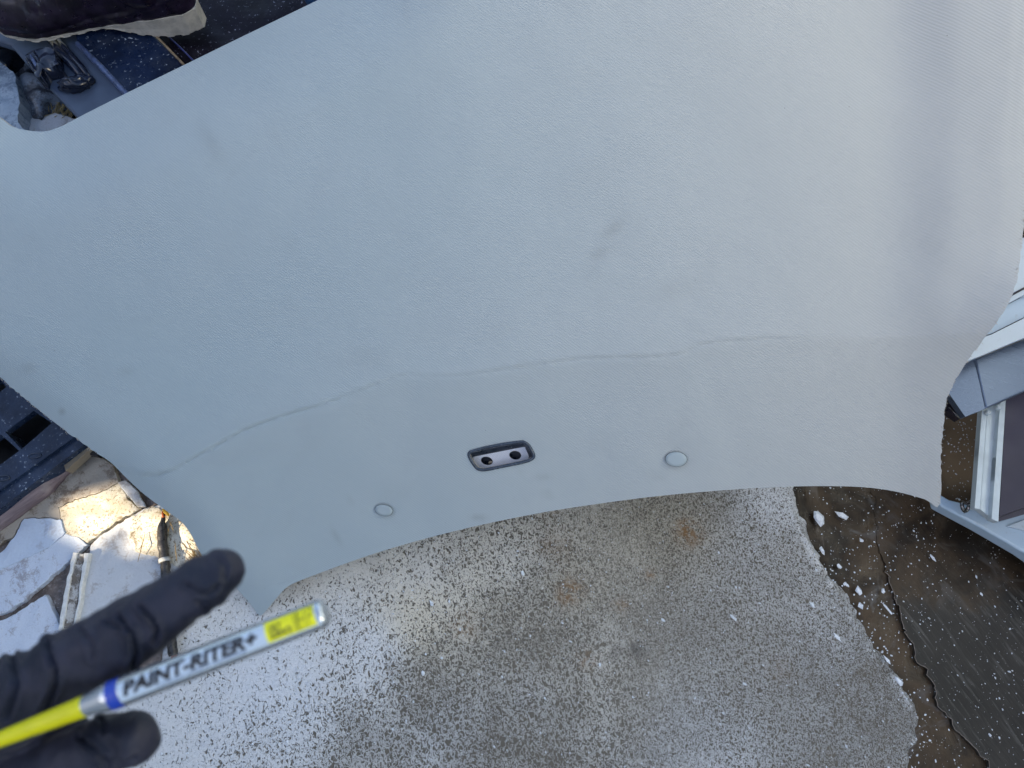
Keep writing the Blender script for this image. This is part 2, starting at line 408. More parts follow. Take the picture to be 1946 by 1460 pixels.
for p in ov:
    d, sg = pd(p, e1l)
    z = 0.012 - .010 * math.exp(-(d / 5) ** 2) + .0015 * noise.noise((p.x * .02, p.y * .02, 0))
    q = P(p.x, p.y, .012); q.z = z
    pit = sum(a * math.exp(-((p.x - x) ** 2 + (p.y - y) ** 2) / r ** 2) for x, y, r, a in PI_)
    q.z -= .004 * min(1, pit)
    ctop.append(q)
    A['cov'].append(min(1, idw(KN, p) + (.5 * math.exp(-((d - 6) / 6) ** 2))))
    A['fine'].append(sm(1050, 1350, p.x + .3 * (1200 - p.y)))
    A['warm'].append(idw(WK, p)); A['pit'].append(min(.9, pit))
    A['rust'].append(min(1, sum(a * math.exp(-((p.x - x) ** 2 + (p.y - y) ** 2) / r ** 2) for x, y, r, a in RU)))
conc = solid('concrete_slab', ctop, [Vector((q.x, q.y, -.011)) for q in ctop], tr, M_conc)
for k, v in A.items():
    at = conc.data.attributes.new(k, 'FLOAT', 'POINT'); at.data.foreach_set('value', v + v)
tag(conc, kind='structure')
e2 = [jit(jit(p, 10), 4, .2) for p in dens(EDGE2, 6, False)]
ds_poly = e2 + V2([(2400, 1700), (2700, 1100), (2500, 650), (1800, 560)])
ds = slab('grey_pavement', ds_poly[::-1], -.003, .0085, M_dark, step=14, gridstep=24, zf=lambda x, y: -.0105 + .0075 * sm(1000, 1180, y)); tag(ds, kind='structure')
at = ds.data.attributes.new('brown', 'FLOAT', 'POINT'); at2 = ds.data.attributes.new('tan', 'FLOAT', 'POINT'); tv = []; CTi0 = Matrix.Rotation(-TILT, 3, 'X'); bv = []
for v_ in ds.data.vertices:
    q = CTi0 @ (v_.co - CAM); x_ = 973 + FP * q.x / -q.z; y_ = 730 - FP * q.y / -q.z
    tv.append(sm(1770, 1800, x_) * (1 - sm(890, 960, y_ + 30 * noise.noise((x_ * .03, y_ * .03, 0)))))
    bv.append(1 - sm(960, 1330, y_ + .12 * (x_ - 1700)))
at.data.foreach_set('value', bv)
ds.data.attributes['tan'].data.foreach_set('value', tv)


# ice and salt bits scattered on the ground (uncountable)
def chip_vf(c, r, rnd, flat=.5, el=1.0, an=None):
    an = rnd.uniform(0, 6.28) if an is None else an; n = rnd.randint(4, 7); V = []
    ks = sorted(rnd.uniform(0, 6.28) for _ in range(n))
    ks = [(2 * math.pi * i / n) + rnd.uniform(-.3, .3) for i in range(n)]
    for lev, s in ((0, 1.0), (1, .62)):
        for k in ks:
            rr = r * s * rnd.uniform(.7, 1.2); x, y = rr * math.cos(k) * el, rr * math.sin(k)
            V.append(Vector((c.x + x * math.cos(an) - y * math.sin(an), c.y + x * math.sin(an) + y * math.cos(an), c.z + lev * r * flat)))
    F = [tuple(range(n, 2 * n))] + [(i, (i + 1) % n, n + (i + 1) % n, n + i) for i in range(n)] + [tuple(range(n))[::-1]]
    return V, F
M_chip = simple('ice_chip', (.74, .77, .81), .2, 0, .15, 300, .4, 400)
rnd = random.Random(11); parts = []
for i in range(5200):
    px = rnd.uniform(150, 1990); py = rnd.uniform(900, 1500)
    d, sg = pd(Vector((px, py)), e1l[::4]); side = (sg > 0)
    onconc = inside(Vector((px, py)), conc_outer)
    r = min(.0030, .00042 * math.exp(rnd.gauss(.10, .55)))
    if not onconc and rnd.random() < .25: continue
    parts.append(chip_vf(P(px, py, .0125 if onconc else -.002), r, rnd, .6, rnd.uniform(1, 1.9), rnd.gauss(2.1, .5)))
for i in range(80):   # denser along the crack
    k = rnd.randrange(len(e1) // 3, len(e1)); p = e1[k] + Vector((rnd.gauss(4, 9), rnd.gauss(0, 6)))
    parts.append(chip_vf(P(p.x, p.y, .012 if inside(p, conc_outer) else -.002), rnd.uniform(.0005, .0017), rnd, .6, 1.5))
for i in range(120):
    px = rnd.uniform(1790, 1870); py = rnd.uniform(790, 950); parts.append(chip_vf(P(px, py, -.002), rnd.uniform(.0004, .0012), rnd, .6, 1.3))
for i in range(140):
    px, py = rnd.uniform(1560, 1780), rnd.uniform(930, 1240); parts.append(chip_vf(P(px, py, -.002), rnd.uniform(.0005, .0014), rnd, .6, 1.4))
V, F = merge(parts); tag(mk('ice_crumbs', V, F, M_chip), 'fine white ice and salt crumbs scattered over concrete and dirt', 'ice crumbs', kind='stuff')
# the larger fragments are things
FR = [(1600, 980, 9, 1.9, 2.6, 'forked white ice fragment on brown ground below the headliner edge'), (1556, 985, 12, 1.7, 2.0, 'largest bluish ice lump at top of the cracked concrete edge'), (1562, 1046, 5.5, 2.0, 2.0, 'oval ice fragment just right of the crack, upper one'), (1637, 1027, 5, 1.4, 2.2, 'small angular ice fragment alone on dark brown dirt'),
      (1594, 1076, 5, 1.6, 2.3, 'pointed ice flake beside the rusty crack edge'), (1633, 1124, 8.5, 1.4, 1.9, 'large pale ice fragment, upper of a pair in brown strip'), (1636, 1152, 7, 1.5, 1.8, 'pale ice fragment, lower of a pair in brown strip'), (1608, 1111, 5, 1.7, 2.4, 'small ice sliver left of the fragment pair'), (1678, 1123, 5.5, 1.4, 2.1, 'ice fragment beside the long glassy splinter'),
      (1686, 1157, 4, 5.5, 2.15, 'long glassy ice splinter lying in the brown strip'), (1544, 1150, 6, 1.6, 2.3, 'white ice fragment on concrete left of the crack'), (1592, 1212, 4, 4.2, 2.2, 'curved cream splinter on grey concrete near the crack'), (1708, 1294, 7, 1.7, 2.2, 'ice fragment wedged at lower part of the crack'), (1686, 1254, 5, 2.8, 2.1, 'thin ice shard standing in the cracked edge'),
      (1393, 1173, 5, 2.4, 2.5, 'white elongated ice fragment in middle of right concrete'), (1260, 1178, 4.5, 1.8, 2.3, 'chipped ice fragment on concrete right of the rust spots'), (993, 1089, 5.5, 1.2, 2.0, 'triangular white ice chip under the headliner edge on concrete'), (820, 1147, 5, 2.0, 2.2, 'oblong white ice chip on speckled concrete right of marker'), (804, 1279, 5.5, 1.2, 1.6, 'square white ice chip on speckled concrete, lower middle'), (1140, 1263, 4.0, 1.3, 1.6, 'round white ice chip beside the small rust stain'), (1773, 1061, 4.5, 2.4, 2.1, 'slim ice fragment on dark ground below the headliner corner'), (1736, 1009, 3.5, 1.5, 2.0, 'tiny bright ice fragment under the headliner right corner')]
for i, (x, y, r, el, an, lab) in enumerate(FR):
    onc = inside(Vector((x, y)), conc_outer); V, F = chip_vf(P(x, y, .0125 if onc else -.0025), r * .00074, rnd, .45, el, an)
    o = mk('ice_fragment', V, F, M_chip); bevel(o, .0006, 2, 20); tag(o, lab, 'ice', 'ice fragments lying on the ground')
# lip of clear ice running along the second crack
for k, (a, b) in enumerate(((.40, .62), (.60, .83))):
    seg = e2[int(len(e2) * a):int(len(e2) * b)]
    o = tube('ice_ridge', [P(p.x, p.y, .0) for p in seg], [.0005 + .0009 * abs(noise.noise((p.x * .1, 0, k))) for p in seg], simple('ridge_ice', (.22, .18, .15), .25), seg=6)
    tag(o, ['thin raised ice ridge along upper part of the dark slab edge', 'thin raised ice ridge along lower part of the dark slab edge'][k], 'ice', 'ice ridges along the dark slab edge')

# ------------------------------------------------------------------ ice slabs at the left
G = 'broken ice slabs at the left'
def ice(poly, z, th, mat, label, **k):
    k.setdefault('jag', 1.2)
    o = slab('ice_slab', poly, z, th, mat, step=5, gridstep=7, bump=.0018, bs=45, slope=.001, **k)
    bevel(o, .0010, 2, 40); return tag(o, label, 'ice', G)
mudo = slab('frozen_mud', [(-300, 850), (190, 850), (300, 950), (330, 1060), (300, 1300), (-300, 1350)], .016, .01, M_mud, step=20, bump=.002, bs=40); tag(mudo, kind='structure')
ice([(45, 984), (115, 986), (124, 1012), (92, 1041), (0, 1083), (-70, 1106), (-60, 1070), (0, 1052), (26, 1022)], .0290, .012, M_iceA, 'smooth pale blue ice slab below the wooden board')
ice([(-80, 1112), (0, 1082), (92, 1040), (124, 1014), (150, 1022), (166, 1036), (148, 1050), (112, 1083), (72, 1118), (46, 1141), (12, 1164), (-90, 1195)], .0275, .0115, M_iceB, 'long frosted ice slab with dirty speckles at the left edge')
ice([(-90, 1215), (0, 1180), (30, 1166), (85, 1130), (100, 1158), (115, 1192), (122, 1240), (80, 1300), (-90, 1320)], .0265, .0105, M_iceB, 'frosted triangular ice slab just above the gloved hand')
ice([(124, 1016), (117, 988), (112, 963), (150, 949), (192, 936), (226, 917), (244, 950), (268, 966), (240, 981), (187, 1015), (166, 1032), (150, 1021)], .0272, .0112, M_iceS, 'sunlit speckled cream ice slab right of the blue slab')
ice([(171, 1037), (190, 1018), (243, 985), (272, 968), (322, 955), (400, 1040), (420, 1090), (330, 1220), (230, 1240), (144, 1250), (148, 1190), (158, 1130), (165, 1080)], .0268, .0108, M_iceG, 'large milky ice slab carrying the taped cable')
ice([(252, 982), (290, 962), (345, 985), (395, 1045), (345, 1085), (300, 1058), (262, 1052), (245, 1020)], .0285, .004, M_iceS, 'thin speckled sunlit ice crust beside the cable tip', jag=3)
ice([(224, 917), (238, 912), (262, 935), (276, 964), (262, 962), (240, 940)], .0290, .004, M_iceG, 'small grey ice piece under the headliner corner')
ice([(-60, 1040), (0, 1005), (80, 948), (122, 912), (126, 896), (160, 872), (185, 867), (214, 884), (226, 916), (191, 935), (149, 948), (111, 962), (116, 985), (45, 983), (24, 1021), (-60, 1062)], .0262, .0102, M_iceR, 'brown grey rough ice between the wooden board and the sunlit slab', jag=1.5)
# clear bar with white rims
e = empty('ice_bar', P(145, 1120, .02), 'glassy ice bar with white rims standing beside the milky slab', 'ice', G)
slab('core', [(146, 1053), (160, 1053), (152, 1105), (146, 1150), (137, 1193), (117, 1194), (121, 1170), (131, 1100)], .034, .018, M_iceC, e, step=6, bump=.002, bs=80)
for pl in ([(139, 1049), (147, 1050), (134, 1100), (123, 1172), (118, 1197), (111, 1199), (114, 1170), (127, 1100)], [(160, 1050), (169, 1050), (165, 1075), (158, 1108), (151, 1150), (141, 1199), (136, 1199), (147, 1150), (153, 1100)]):
    o = slab('rim', pl, .037, .020, M_rim, e, step=4, jag=.8, bump=.001, bs=90); bevel(o, .001)
# ------------------------------------------------------------------ wooden board and pallet
def wood_mat():
    t = NT('weathered_board'); v = t.mapping(t.obj(), rot=(0, 0, R(-39))); v = t.mapping(v, scale=(.12, 1, 1))
    n = t.noise(120, 5, .7, .4, v)
    c = t.mix(t.step(n, .3, .7), (.105, .070, .078), (.25, .19, .20)); c = t.mix(t.math('MULTIPLY', t.step(t.noise(30, 3), .6, .75), .4), c, (.34, .30, .28))
    t.bump(n, .6, .002); return t.fin(c, .6)
M_wood = wood_mat()
a, b = P(-110, 1058, .030), P(128, 886, .030); wd = []
for i in range(25):
    t_ = i / 24; p = a.lerp(b, t_); wd.append(p + Vector((0, 0, .004 * noise.noise((t_ * 5, 0, 0)))))
o = tube('wooden_board', wd, [.024 + .003 * noise.noise((i * .2, 4, 0)) - (.010 * sm(19, 24, i)) for i in range(25)], M_wood, seg=14, flat=1.0)
tag(o, 'rounded mauve wooden board lying under the pallet edge', 'board')
slab('tan_lath', [(128, 868), (160, 845), (172, 853), (150, 872), (125, 895), (121, 880)], .055, .02, simple('tan_wood', (.24, .20, .15), .7), None, step=8)
tag(bpy.data.objects['tan_lath'], 'short tan wooden lath between pallet corner and ice', 'lath')
o = slab('rubber_plug', [(169, 857), (176, 856), (186, 863), (184, 867), (172, 865)], .045, .015, simple('black_rubber', (.012, .012, .013), .5), None, step=3)
tag(o, 'tiny black rubber plug tucked under the headliner by the tan lath', 'plug')
M_nav = simple('navy_plastic', (.017, .030, .062), .30, 0, .3, 25, .25, 160, dust=1.5, dustc=(.45, .52, .62), dscale=210)
for _m, _s in ((M_nav, .25),): _m.node_tree.nodes['Principled BSDF'].inputs['Specular IOR Level'].default_value = _s
M_navc = simple('navy_plastic_clean', (.020, .032, .060), .32, 0, .2, 25, .3, 120, dust=.5, dustc=(.3, .36, .46), dscale=160)
e = empty('plastic_pallet', P(0, 850, 0), 'navy plastic pallet with rectangular openings sprinkled with frost, left edge', 'pallet')
holes = [[(10, 821), (64, 781), (99, 804), (41, 854)], [(-45, 862), (2, 826), (37, 857), (4, 881), (-40, 905)], [(-80, 775), (-30, 735), (2, 722), (12, 736), (-40, 778)], [(-120, 880), (-70, 842), (-50, 858), (-90, 895)]]
o = slab('deck', [(-240, 760), (-60, 640), (60, 640), (220, 760), (160, 818), (137, 834), (-170, 1052), (-260, 980)], .075, .014, M_nav, e, step=12, holes=holes, mi=(0, 0, 0)); bevel(o, .0025)
o = slab('edge_rail', [(-170, 1054), (137, 836), (162, 820), (176, 832), (157, 848), (0, 967), (-160, 1090)], .068, .058, M_nav, e, step=12); bevel(o, .003)
for i, (c0, c1) in enumerate((((54, 868), (78, 865)), ((-4, 908), (17, 910)))):
    cx, cy = (c0[0] + c1[0]) / 2, (c0[1] + c1[1]) / 2; hw = 12; pts = []
    for k in range(24):
        an = 2 * math.pi * k / 24; pts.append(P(cx + hw * math.cos(an) * (1 if abs(math.cos(an)) < .7 else 1), cy + 4.5 * math.sin(an) - 0.12 * hw * math.cos(an), .0758))
    tube('slot_rim', pts + [pts[0]], .0011, M_navc, e, seg=6)
for x0, y0, x1, y1 in ((8, 822, 40, 856), (-44, 862, -20, 890)):
    pass
for k, pl in enumerate(([(3, 824), (8, 820), (42, 853), (38, 858)], [(-260, 900), (-180, 845), (-170, 850), (-250, 905)])):
    slab('web', pl, .066, .05, M_navc, e, step=8)
slab('lower_deck', [(-240, 760), (40, 700), (170, 815), (-150, 1030)], .018, .01, simple('black_plastic', (.006, .007, .011), .5), e, step=30)

# ------------------------------------------------------------------ plastic panels at the top left
def flatZ(z): return lambda x, y: z
ZP = .28
M_grey = simple('blue_grey_plastic', (.052, .075, .125), .42, 0, .12, 14, .2, 90)
M_navp = simple('navy_frosted_plastic', (.007, .015, .042), .3, 0, .35, 14, .3, 70, dust=1.6, dustc=(.5, .57, .66), dscale=170)
M_purp = simple('purple_black_plastic', (.006, .003, .009), .45, 0, .3, 14, .5, 80, dust=1.5, dustc=(.4, .4, .5), dscale=190)
for _m in (M_purp, M_navp): _m.node_tree.nodes['Principled BSDF'].inputs['Specular IOR Level'].default_value = .14
M_gloss = simple('glossy_navy', (.012, .017, .035), .12, 0, .3, 30, .4, 60)
M_edge = simple('pale_blue_edge', (.07, .10, .20), .35, 0, .4, 90, .6, 120, dust=1, dustc=(.4, .46, .6), dscale=260)
M_tan = simple('tan_trim', (.26, .19, .12), .55, 0, .3, 90)
e = empty('plastic_bumper_panel', P(150, 150, ZP - .04), 'overturned blue grey plastic panel with ribs and lugs under the boot', 'plastic panel')
o = slab('base_sheet', [(-220, -60), (-30, -60), (200, -60), (286, 60), (350, 126), (420, 200), (260, 340), (153, 230), (58, 130), (20, 86), (-60, 60), (-220, 30)], ZP, .016, M_grey, e, step=18, bump=.0015, bs=12); bevel(o, .004)
o = slab('raised_panel', [(148, 84), (120, -60), (215, -60), (270, 50), (352, 128), (420, 200), (330, 270), (243, 182)], ZP + .012, .012, M_navp, e, step=14, bump=.001, bs=20); bevel(o, .004, 3)
o = tube('edge_ridge', [P(148, 84, ZP + .011), P(195, 130, ZP + .011), P(243, 182, ZP + .011), P(300, 240, ZP + .011)], [.0048] * 4, M_edge, e, seg=10)
for j, (r_, off) in enumerate(((.0075, 0), (.0055, 13))):
    o = tube('rib', [P(92 + off, 70 - off * .2, ZP + .004), P(115 + off, 100 - off * .2, ZP + .004), P(140 + off, 126, ZP + .005), P(160 + off, 152, ZP + .004)], [r_ * .9, r_, r_ * 1.05, r_ * .5], M_gloss, e, seg=12)
def rock(name, c, r, mat, parent, sx=1, sy=1, sz=1, rot=0, seed=0, amp=.35, fr=1.6, facet=True):
    V, F = sphere_vf((0, 0, 0), 1, 22, 14); out = []
    for v in V:
        k = 1 + amp * noise.noise(v * fr + Vector((seed, 0, 0))) + .12 * noise.noise(v * 4 + Vector((seed, 3, 0)))
        q = Vector((v.x * sx, v.y * sy, v.z * sz)) * k * r
        q = Vector((q.x * math.cos(rot) - q.y * math.sin(rot), q.x * math.sin(rot) + q.y * math.cos(rot), q.z)); out.append(Vector(c) + q)
    return mk(name, out, F, mat, parent, True)
# clip lug: a ridged block, and a torn round boss
o = slab('lug', [(51, 109), (66, 96), (90, 91), (103, 95), (106, 112), (112, 124), (97, 128), (82, 131), (75, 147), (68, 146)], ZP + .026, .028, M_gloss, e, step=4, bump=.006, bs=60, smooth=True); bevel(o, .004, 3)
for k in range(3):
    tube('lug_ridge', [P(52 + 7 * k, 112 - 6 * k, ZP + .026), P(60 + 6 * k, 126 - 6 * k, ZP + .028), P(71 + 5 * k, 143 - 7 * k, ZP + .022)], .0028, M_edge if k == 1 else M_gloss, e, seg=8)
rock('boss', P(140, 163, ZP + .006), .019, M_gloss, e, 1.25, .62, .8, R(8), 3, .35, 2.2)
rock('boss', P(155, 157, ZP + .004), .017, M_gloss, e, 1.2, .8, .7, R(30), 8, .3, 2.2)
o = tube('trim_strip', [P(270, 40, ZP + .014), P(290, 62, ZP + .014), P(320, 93, ZP + .014), P(352, 126, ZP + .014), P(390, 165, ZP + .014)], .0020, M_tan, e, seg=6)
o = slab('plastic_sheet', [(232, -160), (640, -160), (800, 0), (620, 120), (420, 190), (352, 122), (290, 58)], ZP - .012, .01, M_purp, None, step=16, bump=.004, bs=14)
tag(o, 'purple black plastic sheet with frost specks right of the boot heel', 'plastic sheet')
o = tube('blue_string', [P(300, 48, ZP - .008), P(316, 66, ZP - .008), P(340, 88, ZP - .008), P(366, 114, ZP - .008), P(400, 146, ZP - .008)], .0014, simple('blue_line_plastic', (.05, .06, .22), .4), seg=6)
tag(o, 'thin blue string lying across the purple black sheet behind the heel', 'string')
# support block below the panels
o = slab('black_crate', [(-180, -40), (600, -60), (560, 40), (330, 200), (200, 240), (40, 70), (-180, 40)], ZP - .024, ZP - .02, simple('crate_black', (.008, .009, .012), .5), None, step=40)
tag(o, 'black crate carrying the blue grey plastic panel, at top left', 'crate')
# ice pieces, dirty lumps and straw below the panel corner
Zi = .20
o = slab('ice_slab', [(-90, 60), (0, 117), (29, 141), (32, 165), (37, 188), (34, 232), (60, 262), (-40, 262), (-110, 200)], Zi + .02, .05, M_iceT, step=6, jag=1.5, bump=.004, bs=40, slope=.006); bevel(o, .002, 2, 40)
tag(o, 'clear blue ice slab at the far left above the headliner', 'ice', 'ice pieces in the upper left corner')
o = slab('ice_slab', [(36, 232), (70, 219), (105, 215), (140, 226), (165, 246), (150, 290), (30, 290), (28, 250)], Zi - .01, .04, M_iceG, step=6, jag=1.5, bump=.003, bs=40); bevel(o, .002)
tag(o, 'grey rounded ice piece peeking over the headliner notch', 'ice', 'ice pieces in the upper left corner')
M_iceK = simple('black_ice', (.018, .024, .036), .12, 0, .5, 20, .8, 50)
o = rock('dirty_ice_lump', P(75, 190, Zi - .02), .055, M_iceD, None, 1.0, .8, .5, R(-40), 5, .5, 1.8); tag(o, 'dark dirty ice lump beside the straw below the panel corner', 'ice', 'ice pieces in the upper left corner')
o = rock('dirty_ice_lump', P(8, 108, Zi), .04, M_iceK, None, .8, 1.0, .6, R(30), 9, .4, 1.5); tag(o, 'black glassy ice lump behind the clear blue slab', 'ice', 'ice pieces in the upper left corner')
o = rock('dirty_ice_lump', P(40, 150, Zi - .03), .045, M_iceD, None, .7, 1.2, .6, R(10), 2, .5, 2); tag(o, 'dark ice lump between the blue slab and the panel', 'ice', 'ice pieces in the upper left corner')
slab('dirt_mound', [(-300, -100), (200, -100), (300, 100), (260, 330), (-300, 330)], Zi - .06, Zi - .05, simple('dark_soil', (.022, .018, .014), .8, 0, .4, 50, .8, 150), None, step=24, bump=.02, bs=14)
tag(bpy.data.objects['dirt_mound'], kind='structure')
rs = random.Random(3); parts = []
for i in range(60):
    c = P(rs.gauss(122, 15), rs.gauss(208, 9), Zi - .012); an = rs.gauss(1.3, .5); L = rs.uniform(.012, .035)
    d = Vector((math.cos(an) * L, math.sin(an) * L, rs.uniform(-.002, .014)))
    parts.append(tube(None, [c - d * .5, c + d * .1 + Vector((0, 0, .002)), c + d * .5], [.0006, .0008, .0003], None, seg=5))
V, F = merge(parts); tag(mk('straw', V, F, simple('straw_yellow', (.30, .24, .12), .7)), 'dry straw tufts under the plastic panel corner', 'straw', kind='stuff')

# ------------------------------------------------------------------ person with the boot
pb = empty('person', P(230, 60, ZP), 'person in a purple black work boot standing on the plastic panel', 'person')
hb = P(391, 58, ZP + .012); tb = P(-26, 58, ZP + .012); LB = (hb - tb).length
def BL(x, y, z): return Vector((hb.x - x, hb.y - y, hb.z + z))   # x towards the toe, y towards the camera, z up
OUT = [(0, .000), (.02, .012), (.06, .017), (.12, .012), (.17, .008), (.22, .018), (.27, .030), (.31, .027), (.345, .010), (.362, -.02)]
INN = [(0, -.022), (.02, -.046), (.06, -.056), (.14, -.052), (.22, -.068), (.28, -.072), (.32, -.062), (.35, -.045), (.362, -.03)]
def lerpt(T, x):
    if x <= T[0][0]: return T[0][1]
    for (a, va), (b, vb) in zip(T, T[1:]):
        if x <= b: t = (x - a) / (b - a); t = t * t * (3 - 2 * t) * .5 + t * .5; return va + (vb - va) * t
    return T[-1][1]
kx = LB / .362
botz = [(0, .004), (.03, 0), (.10, 0), (.145, .010), (.19, .004), (.24, 0), (.30, .004), (.362, .026)]
topz = [(0, .044), (.05, .040), (.09, .032), (.13, .022), (.17, .013), (.24, .009), (.30, .013), (.362, .034)]
V = []; F = []; NS = 150
for i in range(NS + 1):
    x = .362 * i / NS; yo, yi = lerpt(OUT, x), lerpt(INN, x); bz, tz = lerpt(botz, x), lerpt(topz, x)
    lug = .0022 if (i // 5) % 2 and not (48 < i < 66) else 0
    for (y, z) in ((yi, bz + lug), (yo - .004, bz + lug), (yo + .001, bz + .003 + lug), (yo, (bz + tz) / 2), (yo + .0005, tz), (yi, tz)):
        V.append(BL(x * kx, y, z))
for i in range(NS):
    for k in range(6): k2 = (k + 1) % 6; F.append((i * 6 + k, i * 6 + k2, (i + 1) * 6 + k2, (i + 1) * 6 + k))
F += [tuple(range(6))[::-1], tuple(NS * 6 + k for k in range(6))]
M_sole = simple('beige_sole', (.50, .46, .40), .7, 0, .2, 60, .7, 260, dust=.8, dustc=(.12, .10, .09), dscale=300)
M_boot = simple('purple_black_leather', (.010, .006, .016), .34, 0, .6, 30, .5, 130, dust=.5, dustc=(.16, .15, .20), dscale=120)
parts = []
UT = [(0, .085), (.03, .13), (.10, .14), (.16, .12), (.22, .085), (.28, .070), (.33, .062), (.36, .045)]
for half in (0,):
    V2_ = []; F2 = []; NN = 60; K = 22
    for i in range(NN + 1):
        x = .361 * i / NN; yo, yi = lerpt(OUT, x) - .0015, lerpt(INN, x); h = lerpt(UT, x); z0 = lerpt(topz, x) - .004
        c = (yo + yi) / 2; hw = (yo - yi) / 2
        if i == 0 or i == NN: hw *= .6; h = z0 + (h - z0) * .6
        for k in range(K):
            an = math.pi * k / (K - 1); cy = math.cos(an); sz = math.sin(an)
            yy = c + hw * math.copysign(abs(cy) ** .72, cy) * (1.03 if sz < .5 else 1); V2_.append(BL(x * kx, yy, z0 + (h - z0) * abs(sz) ** .8))
    for i in range(NN):
        for k in range(K): k2 = (k + 1) % K; F2.append((i * K + k, (i + 1) * K + k, (i + 1) * K + k2, i * K + k2))
    F2 += [tuple(range(K)), tuple(NN * K + k for k in range(K))[::-1]]
    parts.append((V2_, F2))
parts.append(capsule_vf(BL(.075 * kx, -.02, .09), BL(.07 * kx, -.02, .24), .048, .058))
def bdisp(v, n):
    q = hb - v; x = q.x / kx; z = v.z - hb.z; d = 0
    # rand line, heel counter line, flex creases
    rl = .030 + .018 * math.sin(x * 16 + .6)
    if x > .10: d += .0022 * math.exp(-((z - rl) / .0022) ** 2) - .0018 * math.exp(-((z - rl - .006) / .003) ** 2)
    hc = .075 - (x - .02) * .35
    if x < .14: d += .002 * math.exp(-((z - hc) / .0025) ** 2)
    if .18 < x < .26: d -= .0022 * math.exp(-((math.sin((x - .18) * 140 + z * 30)) / .35) ** 2) * sm(.03, .06, z)
    return d + .0018 * noise.noise(v * 45) + .0008 * noise.noise(v * 120)
boot = fuse('boot', parts, .0035, M_boot, pb, 5, bdisp)
sole = mk('sole', V, F, M_sole, boot); bevel(sole, .002, 2, 40)
sole.parent = boot; sole.matrix_parent_inverse = Matrix.Identity(4); sole.matrix_basis = Matrix.Translation(pb.location) if False else Matrix.Identity(4)
sole.matrix_parent_inverse = Matrix.Translation(pb.location).inverted() @ Matrix.Identity(4)
boot_world = Matrix.Identity(4)
sole.matrix_parent_inverse = boot_world
M_jean = simple('blue_trousers', (.012, .07, .20), .85, 0, .2, 60, .6, 400)
leg = [BL(.07 * kx, -.02, .20), BL(.06 * kx, -.03, .40), BL(.03 * kx, -.08, .62)]
fuse('trouser_leg', [capsule_vf(leg[0], leg[1], .068, .075), capsule_vf(leg[1], leg[2], .075, .09)], .008, M_jean, pb, 6, lambda v, n: .006 * noise.noise(v * 16))
k0 = P(640, -30, .37); k1 = k0 + Vector((.12, .25, .12))
fuse('trouser_leg', [capsule_vf(k0, k1, .062, .08), capsule_vf(k1, k1 + Vector((-.25, .12, .28)), .08, .1)], .008, M_jean, pb, 6, lambda v, n: .005 * noise.noise(v * 18))

# ------------------------------------------------------------------ the headliner
OUTL = [(-250, 140), (-150, 150), (-60, 185), (0, 224), (24, 241), (52, 248), (85, 250), (115, 241), (152, 222), (235, 180), (352, 123), (450, 75), (560, 22), (605, 0), (700, -48), (850, -110), (1100, -160), (1500, -190), (1900, -190), (1990, -160), (1975, -60), (1962, 100), (1950, 250), (1947, 400), (1938, 495), (1925, 555), (1896, 610), (1852, 668), (1820, 714), (1800, 757), (1792, 810), (1788, 880), (1785, 961),
        (1757, 949), (1700, 934), (1640, 926), (1570, 924), (1500, 925), (1400, 930), (1250, 943), (1100, 963), (1000, 980), (900, 1001), (800, 1026), (700, 1056), (600, 1092), (550, 1113), (528, 1134), (508, 1158), (494, 1170), (480, 1153), (455, 1124), (420, 1090), (385, 1056), (364, 1018), (345, 992), (308, 965), (270, 936), (240, 908), (212, 880), (186, 862), (120, 815), (60, 768), (0, 718), (-120, 622), (-250, 520), (-300, 330)]
out = smooth_poly(OUTL, 7)
CRE = V2([(215, 880), (245, 897), (290, 905), (330, 893), (370, 870), (430, 838), (480, 812), (560, 785), (620, 768), (720, 730), (770, 714), (840, 716), (900, 711), (980, 700), (1050, 690), (1110, 682), (1200, 680), (1260, 678), (1300, 671), (1330, 656), (1400, 648), (1500, 643), (1620, 642), (1850, 634), (2120, 620)])
cre = smooth_poly(CRE, 12, False)
i0 = OUTL.index((-60, 185)); i1 = OUTL.index((700, -48)); TLE = V2(OUTL[i0:i1 + 1])
j0 = OUTL.index((1990, -160)); j1 = OUTL.index((1785, 961)); RE = V2(OUTL[j0:j1 + 1])
k0_ = OUTL.index((494, 1170)); k1_ = OUTL.index((-250, 520)); BLE = V2(OUTL[k0_:k1_ + 1])
BOT = V2(OUTL[j1:k0_ + 1])
CR2 = V2([(432, 1112), (470, 1124), (505, 1120), (530, 1110), (556, 1106)])      # fold at the bottom corner
def bez(pts): return [Vector((860 + x / 10.81, 820 + y / 10.81)) for x, y in pts]
BZO = smooth_poly(bez([(318, 490), (330, 430), (400, 390), (700, 312), (1050, 245), (1400, 200), (1490, 212), (1570, 270), (1640, 380), (1690, 490), (1680, 545), (1600, 605), (1400, 665), (1000, 745), (700, 805), (570, 805), (500, 780), (430, 705), (360, 595)]), 2)
def resamp(poly, n):
    L = [0]; m = len(poly)
    for i in range(m): L.append(L[-1] + (poly[(i + 1) % m] - poly[i]).length)
    o = []; j = 0
    for k in range(n):
        s = L[-1] * k / n
        while L[j + 1] < s: j += 1
        o.append(poly[j].lerp(poly[(j + 1) % m], (s - L[j]) / max(1e-9, L[j + 1] - L[j])))
    return o
BZO = resamp(BZO, 72); bc = sum(BZO, Vector((0, 0))) / 72
def inset(poly, d):
    n = len(poly); o = []
    for i in range(n):
        t = (poly[(i + 2) % n] - poly[i - 2]).normalized(); nn = Vector((-t.y, t.x))
        if nn.dot(bc - poly[i]) < 0: nn = -nn
        o.append(poly[i] + nn * d)
    return o
BZH = inset(BZO, 4.5)
